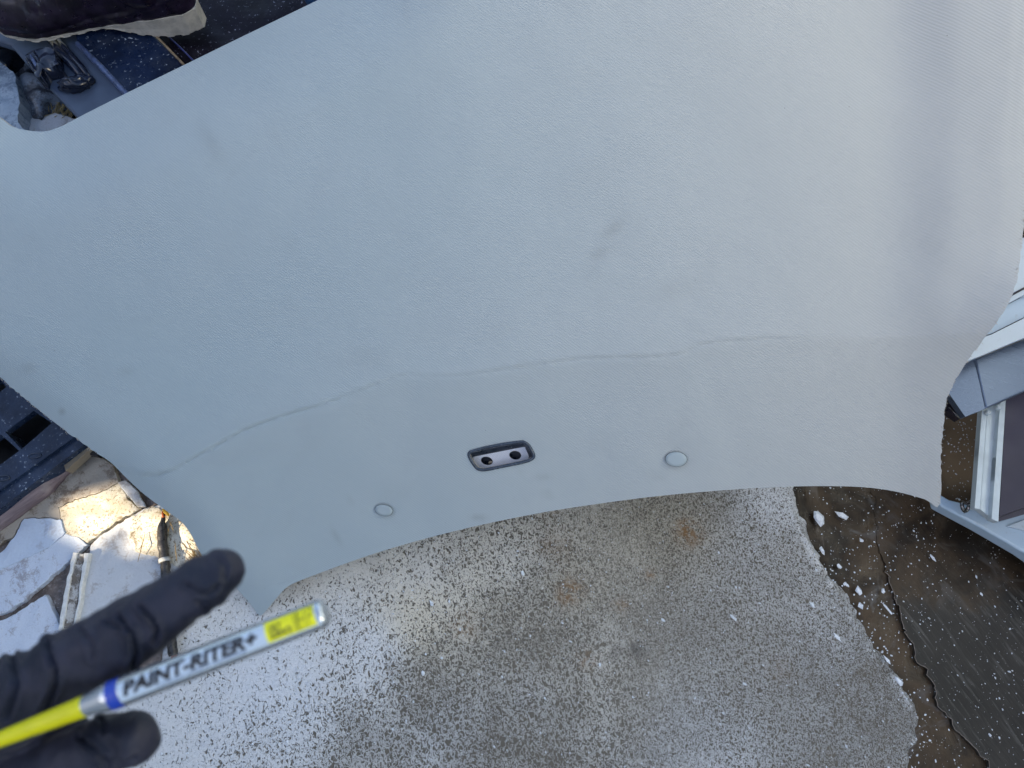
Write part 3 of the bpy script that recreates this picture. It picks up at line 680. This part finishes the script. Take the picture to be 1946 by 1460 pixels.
def hd(p):
    D = .0035 * noise.noise((p.x * .004, p.y * .004, 1)) + 0.0008 * noise.noise((p.x * .013, p.y * .013, 4)) + .00010 * noise.noise((p.x * .04, p.y * .04, 7))
    d, sg = pd(p, cre); s = d if p.y > crey(p.x) else -d
    amp = (1 - sm(1380, 1620, p.x)) * (1 - .62 * math.exp(-((p.x - 820) / 210) ** 2)) * (1 - .4 * sm(950, 1080, p.x)); am2 = .80 + .25 * (.5 + .5 * noise.noise((p.x * .012, 0, 2)))
    if s > 0: D -= math.tan(R(11.0)) * s * .0008 * sm(-60, 30, s)
    D -= .0026 * amp * am2 * math.exp(-(s / 2.8) ** 2); D += .0022 * amp * am2 * (1 - sm(-6, 2, s)) * math.exp(-(max(0, -s) / 90) ** 2)
    d = pd(p, TLE)[0]; D -= .050 * max(0, 1 - d / 190) ** 2
    d = pd(p, BLE)[0]; D -= .013 * max(0, 1 - d / 60) ** 2
    d = pd(p, RE)[0]; D -= .0016 * math.exp(-((d - 30) / 5) ** 2); D -= .004 * max(0, 1 - d / 30)
    rx = 1695 - 25 * sm(300, 640, p.y); D -= .0035 * math.exp(-((p.x - rx) / 110) ** 2) * (1 - sm(540, 700, p.y)); D += .18 * max(0, p.x - rx + 60) * .0008 * (1 - sm(560, 800, p.y)) * sm(-60, 130, p.x - rx)
    # curved flare on the right side below
    d = pd(p, RE)[0]; D += .026 * max(0, 1 - d / 130) ** 2 * sm(430, 620, p.y)
    d = pd(p, CR2)[0]; D -= .0015 * math.exp(-(d / 4) ** 2); 
    d = pd(p, V2([(255, 925), (300, 903)]))[0]; D -= .003 * math.exp(-(d / 8) ** 2)
    for cx, cy, r in ((729, 970, 22), (1285, 874, 26)): D -= .0040 * math.exp(-((p.x - cx) ** 2 + (p.y - cy) ** 2) / (r * 1.35) ** 2)
    if (p - bc).length < 110:
        d = min((p - q).length for q in BZO[::3]); D += -.0012 * math.exp(-(d / 14) ** 2)
    return D
def crey(x):
    for a, b in zip(CRE, CRE[1:]):
        if x <= b.x: return a.y + (b.y - a.y) * max(0, (x - a.x)) / (b.x - a.x)
    return CRE[-1].y
RU_ = random.Random(5)
fo = []
for p in out:
    d = pd(p, RE)[0]; on = d < 3 or pd(p, V2([(0, 718), (186, 862)]))[0] < 3
    fo.append(p + (Vector((RU_.uniform(-1.6, 1.6), RU_.uniform(-1.2, 1.2))) if on else Vector((0, 0))))
gp = grid_pts(fo, [BZH], 11, 5)
# finer rows along crease and folds
fine = []
for line, offs in ((cre, (-16, -11, -7, -3.5, 0, 3.5, 8)), (dens(CR2, 8, False), (-5, 0, 5))):
    for i in range(1, len(line) - 1):
        t = (line[i + 1] - line[i - 1]).normalized(); nn = Vector((-t.y, t.x))
        for of_ in offs:
            q = line[i] + nn * of_
            if inside(q, fo): fine.append(q)
kd = kdtree.KDTree(len(fine))
for i, q in enumerate(fine): kd.insert((q.x, q.y, 0), i)
kd.balance()
gp = [q for q in gp if kd.find((q.x, q.y, 0))[2] > 4.5]
kd2 = kdtree.KDTree(len(fo))
for i, q in enumerate(fo): kd2.insert((q.x, q.y, 0), i)
kd2.balance()
fine = [q for q in fine if kd2.find((q.x, q.y, 0))[2] > 4]
ov, tr = cdt(fo, [BZH], gp + fine)
hlc = HL(900, 500)
hle = empty('headliner', hlc, 'large pale grey woven car headliner panel lying tilted over the concrete', 'headliner')
ul = Vector((1, 0, PSX)).normalized(); nl = Vector((-PSX, -PSY, 1)).normalized(); vl = nl.cross(ul)
top = []; bot = []; uvs = []; smu = []; wrm = []
SM = [(1165, 435, 26, 10, -35, .30), (1140, 480, 22, 9, -25, .22), (400, 270, 45, 14, 60, .20), (240, 705, 14, 8, 0, .2), (1040, 940, 4, 7, -60, .7), (910, 985, 14, 5, 5, .45), (640, 1020, 20, 3, 55, .3), (675, 960, 20, 2.2, 48, .3), (1030, 905, 16, 4, 5, .25), (990, 900, 8, 4, 0, .2), (1250, 905, 18, 8, 20, .15), (55, 700, 14, 8, 0, .35), (118, 782, 5, 2, 0, .6), (1720, 935, 10, 3, 10, .3), (700, 680, 60, 25, 0, .10), (1290, 550, 50, 20, -20, .08), (1150, 320, 70, 30, -20, .07)]
for p in ov:
    D = hd(p); q = HL(p.x, p.y, D); top.append(q); bot.append(q - nl * .0045)
    r = q - hlc; uvs.append((r.dot(ul), r.dot(vl)))
    s_ = 0
    for cx, cy, a, b, an, v in SM:
        dx, dy = p.x - cx, p.y - cy
        if abs(dx) < 3 * a and abs(dy) < 3 * a:
            c_, n_ = math.cos(R(an)), math.sin(R(an)); s_ += v * math.exp(-((dx * c_ + dy * n_) / a) ** 2 - ((-dx * n_ + dy * c_) / b) ** 2)
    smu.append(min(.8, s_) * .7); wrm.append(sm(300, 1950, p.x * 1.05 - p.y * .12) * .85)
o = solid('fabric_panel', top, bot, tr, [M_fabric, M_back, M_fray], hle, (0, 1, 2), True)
uvl = o.data.uv_layers.new(name='UVMap'); NV = len(top)
for lp in o.data.loops: uvl.data[lp.index].uv = uvs[lp.vertex_index % NV]
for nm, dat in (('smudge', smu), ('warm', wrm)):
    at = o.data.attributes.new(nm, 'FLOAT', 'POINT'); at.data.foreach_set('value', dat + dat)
# edges crisp
o.data.polygons.foreach_set('use_smooth', [pl.material_index != 2 for pl in o.data.polygons])
try: o.data.set_sharp_from_angle(angle=R(50))
except Exception: pass
# frayed fibres along the cut edges
parts = []
for line, cnt in ((V2([(1950, 250), (1947, 400), (1938, 495), (1925, 555), (1896, 610), (1852, 668), (1820, 714), (1800, 757), (1792, 810), (1788, 880), (1785, 958)]), 750), (V2([(0, 718), (60, 768), (120, 815), (186, 862)]), 110)):
    dl = dens(line, 2, False)
    for i in range(cnt):
        p = RU_.choice(dl); q = HL(p.x - 3, p.y, hd(Vector((p.x - 4, p.y)))) - nl * RU_.uniform(0, .005)
        d = Vector((RU_.gauss(.6, .7), RU_.gauss(0, .9), RU_.gauss(.0, .6))).normalized() * RU_.uniform(.0015, .005)
        parts.append(tube(None, [q, q + d * .5 + Vector((0, 0, .0006)), q + d], [.00035, .0003, .00015], None, seg=4))
V, F = merge(parts); fr = mk('frayed_edge', V, F, M_fray, hle); fr['kind'] = 'stuff'
# trim ring, recess and socket plate
M_ring = simple('dark_blue_trim_plastic', (.045, .060, .085), .22, 0, .2, 60, .2, 200)
M_ringi = simple('recess_plastic', (.030, .038, .055), .35, 0, .3, 60, .2, 200, dust=.6, dscale=300)
Dc = hd(bc + Vector((0, 60)))
rings = []
for off, D in ((-1.6, -.0030), (-1.2, .0012), (.6, .0032), (2.8, .0032), (4.6, .0012), (5.2, -.004)):
    rings.append([HL(q.x, q.y, hd(q) + D) for q in inset(BZO, off)])
def loft(rings, closed=True):
    n = len(rings[0]); V = [v for r in rings for v in r]; F = []
    for i in range(len(rings) - 1):
        for k in range(n): k2 = (k + 1) % n; F.append((i * n + k, i * n + k2, (i + 1) * n + k2, (i + 1) * n + k))
    return V, F
V, F = loft(rings); ring = mk('trim_ring', V, F, M_ring, hle, True)
PLT = resamp(smooth_poly(bez([(428, 560), (450, 522), (900, 430), (1440, 325), (1490, 345), (1570, 520), (1550, 558), (1400, 612), (1000, 695), (600, 748), (520, 735)]), 2), 72)
# align starts
def roll(poly, ref):
    j = min(range(len(poly)), key=lambda i: (poly[i] - ref).length); return poly[j:] + poly[:j]
IN = inset(BZO, 5.2); PLT = roll(PLT, IN[0])
V, F = loft([[HL(q.x, q.y, Dc - .003) for q in IN], [HL(a.x * .35 + b.x * .65, a.y * .35 + b.y * .65, Dc - .007) for a, b in zip(IN, PLT)], [HL(q.x, q.y, Dc - .0112) for q in PLT]])
mk('recess_wall', V, F, M_ringi, hle, True)
def ell(cx, cy, a, b, an, n=28):
    c_, s_ = math.cos(R(an)), math.sin(R(an))
    return [Vector((cx + a * math.cos(2 * math.pi * k / n) * c_ - b * math.sin(2 * math.pi * k / n) * s_, cy + a * math.cos(2 * math.pi * k / n) * s_ + b * math.sin(2 * math.pi * k / n) * c_)) for k in range(n)]
H1 = ell(860 + 705 / 10.81, 820 + 605 / 10.81, 11.4, 7.9, 14); H2 = ell(860 + 1288 / 10.81, 820 + 490 / 10.81, 11.4, 8.4, 8)
ov, tr = cdt(PLT, [H1, H2], grid_pts(PLT, [H1, H2], 3, 1.5))
pt = [HL(q.x, q.y, Dc - .0110) for q in ov]
t = NT('woven_socket_plate'); g_ = t.obj()
ch = t.new('ShaderNodeTexChecker'); t.t.links.new(t.mapping(g_, rot=(0, 0, R(12))), ch.inputs['Vector']); ch.inputs['Scale'].default_value = 900
ch.inputs['Color1'].default_value = (.80, .80, .84, 1); ch.inputs['Color2'].default_value = (.58, .60, .66, 1)
M_plate = t.fin(ch.outputs[0], .5, .2); t.bump(t.noise(900, 2), .4, .0005)
pl = solid('socket_plate', pt, [v - nl * .001 for v in pt], tr, M_plate, hle)
M_sock = simple('socket_black', (.012, .016, .028), .3)
for Hh in (H1, H2):
    V, F = loft([[HL(q.x, q.y, Dc - .0112) for q in Hh], [HL(q.x, q.y + 1, Dc - .026) for q in Hh]]); F.append(tuple(range(28, 56))); mk('socket', V, F, M_sock, hle)
rock('glint_piece', HL(860 + 778 / 10.81, 820 + 632 / 10.81, Dc - .0135), .0022, simple('glint_metal', (.6, .5, .36), .3, .6), hle, 1.4, .7, .7, R(20))  # small bright piece added as a painted highlight in the left socket
# two round push caps
M_cap = simple('cap_plastic', (.36, .415, .43), .45, 0, .03, 30)
M_gap = simple('cap_shadow_gap', (.05, .055, .055), .8)
for cx, cy, a, b, an in ((729.5, 970, 17, 10.6, 10), (1285, 873, 20.5, 14, 3)):
    D0 = hd(Vector((cx, cy))) + .0040; rr = []
    E = lambda s, D: [HL(q.x, q.y, D0 + D) for q in ell(cx, cy, a * s, b * s, an, 40)]
    V, F = loft([E(1.0, -.006), E(1.0, .0018), E(.975, .0026), E(.6, .0028), E(.05, .0028)]); F.append(tuple(4 * 40 + k for k in range(40)))
    c_ = mk('push_cap', V, F, M_cap, hle, True)
    V, F = loft([E(.93, .0010), E(1.022, .0014), E(1.03, .0008), E(1.03, -.006)]); mk('gap_ring', V, F, M_gap, hle)

# ------------------------------------------------------------------ cable
cabp = [(312, 976), (310, 988), (308, 1010), (309, 1035), (313, 1062), (316, 1095), (318, 1130), (322, 1170), (325, 1210), (330, 1246)]
ce = empty('cable', P(312, 1090, .03), 'black taped cable with a yellow tip and grey ring on the milky ice', 'cable')
cps = smooth_poly(cabp, 4, False)
def cr(i, p): return .0072 + .0006 * noise.noise((p.y * .12, 1, 0)) - .0046 * (1 - sm(984, 1006, p.y))
tape = tube('sheath', [P(p.x, p.y, .036 - .008 * sm(1130, 1200, p.y)) + Vector((.001 * noise.noise((p.y * .1, 0, 0)), 0, 0)) for p in cps], [cr(i, p) + .0006 * (1 if int(p.y / 9) % 2 else 0) for i, p in enumerate(cps)], simple('black_tape', (.030, .028, .028), .32, 0, .3, 120, .8, 150), ce, seg=16)
tube('grey_ring', [P(312.5, 1061, .036), P(313.5, 1068, .036)], .0092, simple('grey_band', (.42, .42, .41), .5), ce, seg=20)
tube('yellow_tip', [P(309, 968, .041), P(314, 972, .041), P(321, 980, .039)], [.0012, .0034, .0018], simple('yellow_plastic', (.80, .42, .02), .4), ce, seg=10)
tube('orange_core', [P(309, 972, .037), P(311, 984, .037)], [.0012, .0030], simple('orange_plastic', (.55, .12, .02), .5), ce, seg=10)
for k in range(4): tube('copper_wire', [P(326 + k * 3, 1240, .03), P(327 + k * 3, 1254 + (k % 2) * 3, .031)], .0012, simple('copper', (.45, .2, .14), .4, .5), ce, seg=6)
# dry grass blades on the sunlit ice
rs = random.Random(9); parts = []
for (x0, y0, x1, y1) in ((276, 1014, 262, 1068), (333, 1030, 337, 1070), (243, 942, 268, 970), (355, 1030, 372, 1062), (362, 1040, 385, 1066), (350, 1045, 378, 1072), (318, 985, 330, 1012), (326, 992, 320, 1020)):
    parts.append(tube(None, [P(x0, y0, .032), P((x0 + x1) / 2 + rs.uniform(-3, 3), (y0 + y1) / 2, .038), P(x1, y1, .032)], [.0004, .0008, .0004], None, seg=5))
for i in range(40):
    x0, y0 = rs.gauss(368, 10), rs.gauss(1052, 12); an = rs.gauss(-.9, .3); L = rs.uniform(6, 20)
    parts.append(tube(None, [P(x0, y0, .031), P(x0 + L * math.cos(an), y0 - L * math.sin(an), .034)], [.0006, .0002], None, seg=4))
V, F = merge(parts); tag(mk('dry_grass', V, F, simple('grass_brown', (.22, .15, .06), .8)), 'dry brown grass bits lying on the sunlit ice by the cable', 'grass', kind='stuff')

# ------------------------------------------------------------------ truck at the right
te = empty('truck', P(2200, 800, 0), 'white truck side with brushed metal ledge and framed dark panel, right edge', 'truck')
def paint(name, c, r=.25):
    t = NT(name); n = t.noise(5, 4, .6); c2 = t.mix(t.step(n, .3, .7), [x * .88 for x in c], c)
    c2 = t.mix(t.math('MULTIPLY', t.step(t.noise(120, 4, .7), .58, .72), .25), c2, (.25, .23, .2)); t.bump(t.noise(400, 2), .08, .0005)
    return t.fin(c2, r, 0, .5, Coat_Weight=.4, Coat_Roughness=.15)
M_white = paint('white_truck_paint', (.50, .58, .65)); M_white2 = paint('light_blue_white_paint', (.42, .54, .66))
def brushed():
    t = NT('brushed_metal'); v = t.mapping(t.obj(), rot=(0, 0, R(20))); v = t.mapping(v, scale=(.03, 1, 1)); n = t.noise(900, 3, .7, 0, v)
    t.bump(n, .12, .0004); return t.fin(t.mix(n, (.11, .15, .23), (.17, .21, .29)), t.step(n, .3, .7, .26, .40), .75)
M_brush = brushed(); M_alu = simple('aluminium_profile', (.50, .57, .61), .42, .15, .08, 30, .15, 200)
M_panel = simple('dark_violet_panel', (.030, .026, .050), .45, 0, .12, 10, .15, 500)
M_blk = simple('black_end_cap', (.022, .016, .022), .35)
M_steel = simple('steel_hook', (.20, .19, .19), .25, .9, .2, 80)
# stepped white body panel
for pl_, z, mt in (([(1880, 480), (2300, 300), (2300, 430), (1946, 560), (1900, 585)], .262, M_white), ([(1890, 592), (1946, 563), (2300, 432), (2300, 470), (1946, 603), (1884, 634), (1860, 640)], .247, M_white2), ([(1840, 650), (1884, 636), (1946, 605), (2300, 472), (2300, 530), (1946, 642), (1842, 685), (1815, 690)], .258, M_white)):
    o = slab('body_panel', pl_, z, .012, mt, te, step=30); bevel(o, .004, 3)
tube('body_groove', [P(1905, 570, .263), P(1946, 548, .263), P(2300, 400, .263)], .0016, M_blk, te, seg=6)
o = slab('ledge', [(1852, 683), (1946, 645), (2350, 480), (2350, 590), (1946, 745), (1907, 762), (1872, 777)], .215, .012, M_brush, te, step=20); bevel(o, .003, 3)
o = slab('ledge_tip', [(1780, 722), (1842, 687), (1851.5, 683), (1871.5, 777), (1834, 792), (1806, 752)], .215, .012, M_brush, te, step=20, zf=lambda x, y: .2145 - .00008 * (1872 - x)); bevel(o, .002)
o = slab('end_cap', [(1797, 762), (1815, 765), (1834, 790), (1823, 797), (1800, 781)], .192, .014, M_blk, te, step=4); bevel(o, .0015)
tube('end_cap_rim', [P(1800, 766, .193), P(1815, 766, .193), P(1833, 789, .193), P(1823, 796, .193), P(1803, 774, .193)], .0014, M_steel, te, seg=6)
fr_ = empty  # (frame pieces below are parts of the truck)
for pl_, z in (([(1866, 778), (1876, 776), (1862, 968), (1852, 966)], .168), ([(1876.5, 776), (1900, 766), (1884, 985), (1862.5, 968)], .160), ([(1900.5, 766), (1911, 761), (1897, 992), (1884.5, 986)], .170)):
    o = slab('frame_profile', pl_, z, .012, M_alu, te, step=14); bevel(o, .0015, 2)
for sx_, sy_ in ((1879, 783), (1899, 773)):
    c = P(sx_, sy_, .1745); rr = [[c + Vector((math.cos(a_) * r_, math.sin(a_) * r_, h_)) for a_ in [2 * math.pi * k / 16 for k in range(16)]] for r_, h_ in ((.0042, -.006), (.0042, 0), (.003, .0018), (.0008, .001))]
    V, F = loft(rr); F.append(tuple(48 + k for k in range(16))); mk('screw', V, F, M_alu, te, True)
o = slab('dark_panel', [(1911.5, 761), (1946, 745), (2350, 590), (2350, 800), (1946, 965), (1899, 982)], .166, .014, M_panel, te, step=30); bevel(o, .003)
o = slab('dark_panel_lip', [(1899, 982.5), (1946, 965.5), (2350, 800), (2350, 822), (1946, 978), (1896, 992)], .160, .012, M_panel, te, step=30); bevel(o, .003)
o = slab('rail', [(1780, 935), (1805, 950), (1853, 961), (1893, 990), (1946, 972), (2350, 815), (2350, 1330), (1946, 1050), (1865, 1003), (1786, 961)], .088, .03, M_white2, te, step=24); bevel(o, .004, 3)
o = slab('rail_flange', [(1915, 1000), (1946, 988), (2350, 860), (2350, 1000), (1960, 1012)], .0925, .004, M_white, te, step=24); bevel(o, .0015)
hp = [(1852, 956), (1846, 953), (1838, 957), (1830, 955), (1828, 962), (1833, 972), (1839, 967), (1843, 960), (1850, 962)]
tube('hook', [P(x, y, .108 + .004 * math.sin(i)) for i, (x, y) in enumerate(smooth_poly(hp, 3, False))], .0030, M_steel, te, seg=10)
tube('hook_rod', [P(1842, 962, .10), P(1856, 964, .102), P(1872, 974, .10), P(1890, 990, .098)], .0022, M_steel, te, seg=8)
# the body that rises beyond the frame
def boxvf(a, b): 
    V = [Vector((x, y, z)) for z in (a[2], b[2]) for y in (a[1], b[1]) for x in (a[0], b[0])]
    return V, [(0, 2, 3, 1), (4, 5, 7, 6), (0, 1, 5, 4), (1, 3, 7, 5), (3, 2, 6, 7), (2, 0, 4, 6)]
V, F = boxvf((1.22, -1.6, .34), (3.1, 2.6, 2.3)); o = mk('cargo_body', V, F, M_white, te); bevel(o, .03, 3)
V, F = boxvf((1.25, -1.5, .02), (2.9, 2.4, .12)); o = mk('underbody', V, F, M_blk, te)
for y_ in (-1.0, 1.9):
    rr = [[Vector((1.32 + dx, y_ + math.cos(a_) * r_, .38 + math.sin(a_) * r_)) for a_ in [2 * math.pi * k / 40 for k in range(40)]] for dx, r_ in ((.05, .20), (0, .36), (-.02, .38), (.02, .40), (.22, .40), (.24, .2))]
    V, F = loft(rr); F += [tuple(range(40)), tuple(5 * 40 + k for k in range(40))]; mk('wheel', V, F, M_blk, te, True)

# ------------------------------------------------------------------ added unseen wall with holes cut to shape the sun patch; it shades the rest
tgt = P(215, 985, .03); DW = 2.4
wc = tgt + SUNV * (DW / math.cos(SUN_EL)); wx = Vector((-SUN_AZ.y, SUN_AZ.x, 0)).normalized()   # along the wall
def WP(u, z, t=0.0): return Vector((wc.x, wc.y, 0)) + wx * u + SUN_AZ * t + Vector((0, 0, z))
wt = NT('sun_screen_render'); M_screen = wt.fin(wt.mix(wt.noise(3, 5, .6), (.30, .29, .27), (.42, .40, .37)), .85); wt.bump(wt.noise(60, 4), .5, .004)
holes_px = [[(104, 962), (130, 946), (160, 934), (188, 926), (214, 922), (234, 934), (246, 956), (268, 962), (252, 980), (232, 996), (218, 1004), (206, 1014), (208, 1034), (196, 1048), (160, 1040), (144, 1026), (124, 1020), (112, 1000), (120, 984)],
            [(228, 1000), (250, 982), (270, 972), (300, 962), (330, 968), (372, 985), (402, 1022), (412, 1056), (360, 1058), (330, 1056), (304, 1046), (276, 1050), (240, 1052), (226, 1036), (244, 1020), (224, 1012)],
            [(228, 922), (244, 914), (256, 930), (262, 948), (240, 944)]]
ops = []
for h_ in holes_px:
    pl_ = []
    for x_, y_ in h_:
        q = P(x_, y_, .03) - tgt; pl_.append((q.dot(wx), -q.dot(SUN_AZ) * math.tan(SUN_EL)))
    ops.append(pl_)
zc = wc.z
outer = dens([(-6, 0), (6, 0), (6, 3.3), (-6, 3.3)], .5)
hs = [dens([(u, zc + z) for u, z in h], .03) for h in ops]
ov, tr = cdt(outer, hs, [])
tw = [WP(p.x, p.y) for p in ov]; bw = [v + SUN_AZ * .012 for v in tw]
o = solid('sun_screen', tw, bw, tr, M_screen); tag(o, 'added unseen screen with holes cut to shape the sun patch on the ground', 'light_screen')

# ------------------------------------------------------------------ marker pen
ax0, ax1 = PD(619, 1163, .364), PD(172, 1338, .360)
AX = (ax1 - ax0).normalized(); LN = (ax1 - ax0).length; RM = .0070
view = (CAM - (ax0 + ax1) / 2).normalized(); NB = (view - AX * view.dot(AX)).normalized(); SB = AX.cross(NB)   # NB to camera, SB across
if (SB.dot(Vector((0, 1, 0)))) < 0: SB = -SB      # SB points up in the picture
XR = -AX                                           # reading direction: left to right in the picture
def MC(s, th, r=RM): return ax1 + XR * s + (NB * math.cos(th) + SB * math.sin(th)) * r   # s from cap joint to far end
me_ = empty('paint_marker', (ax0 + ax1) / 2, 'silver paint marker with black lettering and yellow label and cap held by the glove', 'marker')
def turned(name, prof, mat, seg=48, c0=True, c1=True):
    rr = [[MC(s, 2 * math.pi * k / seg, r) for k in range(seg)] for s, r in prof]; V, F = loft(rr)
    if c0: F.append(tuple(range(seg)))
    if c1: F.append(tuple((len(prof) - 1) * seg + k for k in range(seg)))
    o = mk(name, V, F, mat, me_, True); o.data.set_sharp_from_angle(angle=R(40)); return o
t = NT('silver_barrel'); t.bump(t.noise(500, 2), .05, .0003); M_bar = t.fin((.50, .55, .60), .25, .75)
turned('barrel', [(-.003, .0050), (.001, .0054), (.008, RM * .97), (.010, RM), (LN - .0025, RM), (LN - .0008, RM * .93), (LN, RM * .8)], M_bar)
turned('cap', [(-.060, .0026), (-.056, .0034), (-.030, .0042), (-.006, .0050), (-.0022, .0052)], simple('yellow_cap', (.66, .62, .0), .4, 0, .06))
def wrap(name, s0, s1, th0, th1, mat, r=RM + .00012, n=26, ns=40):
    rr = [[MC(s0 + (s1 - s0) * j / ns, th0 + (th1 - th0) * k / n, r) for k in range(n + 1)] for j in range(ns + 1)]
    V = [v for q in rr for v in q]; F = [(j * (n + 1) + k, j * (n + 1) + k + 1, (j + 1) * (n + 1) + k + 1, (j + 1) * (n + 1) + k) for j in range(ns) for k in range(n)]
    return mk(name, V, F, mat, me_, True)
wrap('blue_band', .0115, .0175, -math.pi, math.pi, simple('blue_band', (.012, .05, .38), .4), n=60)
wrap('paper_sleeve', .0180, LN - .003, -.72, .62, simple('pale_sleeve', (.50, .60, .70), .42, 0, .03), RM + .00008)
SL = LN * .765
wrap('yellow_label', SL, LN - .0035, -.60, .86, simple('yellow_label', (.82, .80, .0), .45, 0, .04), RM + .00022)
M_ink = simple('black_ink', (.006, .006, .008), .5)
def text(body, s0, size, th0, length=None, bold=.0, shear=.25, mat=M_ink, name='lettering', r=RM + .00038, sx=1.0):
    cu = bpy.data.curves.new('t', 'FONT'); cu.body = body; cu.size = 1; cu.offset = bold; cu.shear = shear; cu.resolution_u = 3
    to = bpy.data.objects.new('t', cu); col.objects.link(to)
    dg = bpy.context.evaluated_depsgraph_get(); m = bpy.data.meshes.new_from_object(to.evaluated_get(dg)); bpy.data.objects.remove(to)
    bm = bmesh.new(); bm.from_mesh(m)
    bmesh.ops.subdivide_edges(bm, edges=[e_ for e_ in bm.edges if e_.calc_length() > .12], cuts=2); bmesh.ops.triangulate(bm, faces=bm.faces)
    x0 = min(v.co.x for v in bm.verts); x1 = max(v.co.x for v in bm.verts); k = (length / (x1 - x0)) if length else size * sx
    vs = [MC(s0 + (v.co.x - x0) * k, th0 + v.co.y * size / RM, r) for v in bm.verts]; bm.verts.index_update(); fs = [tuple(v.index for v in f.verts) for f in bm.faces]; bm.free()
    return mk(name, vs, fs, mat, me_)
text('PAINT-RITER+', .0205, .0084, -.30, SL - .0245, .045, .22)
text('LIQUID PAINT MARKER', .037, .0016, -.56, .045, .0, .0, simple('blue_ink', (.05, .10, .25), .5))
text('OILY', SL + .0022, .0040, .10, .0063, .02, 0)
text('SURFACE', SL + .0022, .0040, -.38, .0108, .02, 0)
M_olive = simple('olive_ink', (.22, .23, .01), .5)
text('HP', LN - .0128, .0135, -.50, .0088, -.02, .12, M_olive)
for k in range(2):
    s_ = SL + .0148 + k * .0022; V = [MC(s_ + w_, -.52 + 1.3 * j / 20, RM + .0004) for j in range(21) for w_ in (0, .0005)]
    mk('stripe', V, [(2 * j, 2 * j + 1, 2 * j + 3, 2 * j + 2) for j in range(20)], M_olive, me_)

# ------------------------------------------------------------------ the gloved hand
he = empty('person', PD(-250, 1480, .40), 'photographer reaching in with a black gloved hand from lower left, holding the marker', 'person')
def chain(pts):
    out_ = []
    for (x0, y0, r0, d0), (x1, y1, r1, d1) in zip(pts, pts[1:]):
        out_.append(capsule_vf(PD(x0, y0, d0), PD(x1, y1, d1), r0 * d0 / FP, r1 * d1 / FP))
    return out_
parts = []
parts += chain([(422, 1087, 44, .385), (385, 1112, 53, .383), (312, 1155, 59, .380), (235, 1207, 66, .380), (160, 1252, 70, .384), (90, 1300, 72, .390), (0, 1345, 88, .400), (-140, 1390, 110, .410), (-260, 1450, 120, .415)])      # index finger
parts += chain([(250, 1402, 51, .398), (205, 1412, 55, .400), (130, 1446, 58, .402), (20, 1500, 66, .405), (-110, 1530, 80, .410), (-260, 1520, 105, .415)])                                                     # thumb
parts += chain([(150, 1395, 34, .410), (60, 1420, 48, .415), (-10, 1425, 52, .425), (-90, 1420, 60, .425)])                                                                              # web behind the cap
# curled middle, ring and little fingers, further from the camera
for k, (yy, dd) in enumerate(((1400, .452), (1430, .485), (1460, .512))):
    s = 1 - .08 * k
    parts += chain([(-150, 1400 + 18 * k, 62 * s, .43 + .03 * k), (-20 - 10 * k, 1395 + 15 * k, 54 * s, dd), (40 - 25 * k, 1440 + 12 * k, 48 * s, dd + .012), (-20 - 22 * k, 1480 + 10 * k, 44 * s, dd + .004)])
parts += chain([(-260, 1470, 125, .425), (-360, 1500, 118, .44), (-520, 1580, 112, .47)])
parts += chain([(-200, 1430, 90, .44), (-330, 1470, 105, .455)])
GR = [([(224, 1170), (252, 1203), (261, 1238), (246, 1274)], .0022, 4.5), ([(269, 1152), (290, 1180), (300, 1200), (293, 1218)], .0018, 4.5), ([(196, 1180), (241, 1199)], .0012, 4), ([(96, 1225), (107, 1268), (106, 1305), (92, 1340), (75, 1365)], .0026, 6), ([(353, 1110), (375, 1124), (395, 1127), (414, 1114)], .0011, 4.5), ([(375, 1140), (392, 1160)], .0008, 4), ([(20, 1240), (30, 1300), (15, 1360)], .0018, 7), ([(150, 1195), (170, 1225), (172, 1255)], .0010, 5), ([(150, 1400), (180, 1425), (205, 1455)], .0018, 5), ([(190, 1365), (200, 1390)], .0010, 4), ([(255, 1440), (225, 1452), (195, 1440)], .0010, 5), ([(410, 1060), (430, 1075), (428, 1098)], .0007, 6)]
GR = [(V2(l), a * 1.9, w_ * .85) for l, a, w_ in GR]
CTi = Matrix.Rotation(-TILT, 3, 'X')
def proj(v):
    q = CTi @ (v - CAM); return Vector((973 + FP * q.x / -q.z, 730 - FP * q.y / -q.z))
def gdisp(v, n):
    d = 0
    if n.dot((CAM - v).normalized()) > -.1:
        p = proj(v)
        if p.x > -60:
            for l, a, w_ in GR:
                dd, sg = pd(p, l)
                if dd < w_ * 5: d += -a * math.exp(-(dd / w_) ** 2) + a * .55 * math.exp(-((dd - w_ * 2.2) / (w_ * 1.1)) ** 2)
    d += .0020 * noise.noise(v * 48) + .0012 * noise.noise(v * 110 + Vector((3, 0, 0)))
    d += -.0016 * max(0, noise.noise(Vector((v.x * 170 + v.y * 60, v.y * 30 - v.x * 20, v.z * 60)))) ** 1.5 * 1.2
    return d
tg = NT('black_glove_fabric'); nn_ = tg.noise(40, 4, .6)
cg = tg.mix(tg.step(nn_, .35, .65), (.004, .007, .020), (.018, .019, .036)); tg.bump(tg.noise(1300, 3, .6), .35, .0006)
M_glove = tg.fin(cg, .55, 0, .35, Sheen_Weight=.08)
fuse('glove', parts, .0016, M_glove, he, 7, gdisp)
fuse('jacket_sleeve', chain([(-440, 1540, 135, .455), (-620, 1630, 150, .49), (-1000, 1850, 165, .56)]), .004, simple('dark_jacket', (.02, .022, .03), .8, 0, .2, 60, .4, 200), he, 6, lambda v, n: .004 * noise.noise(v * 25))
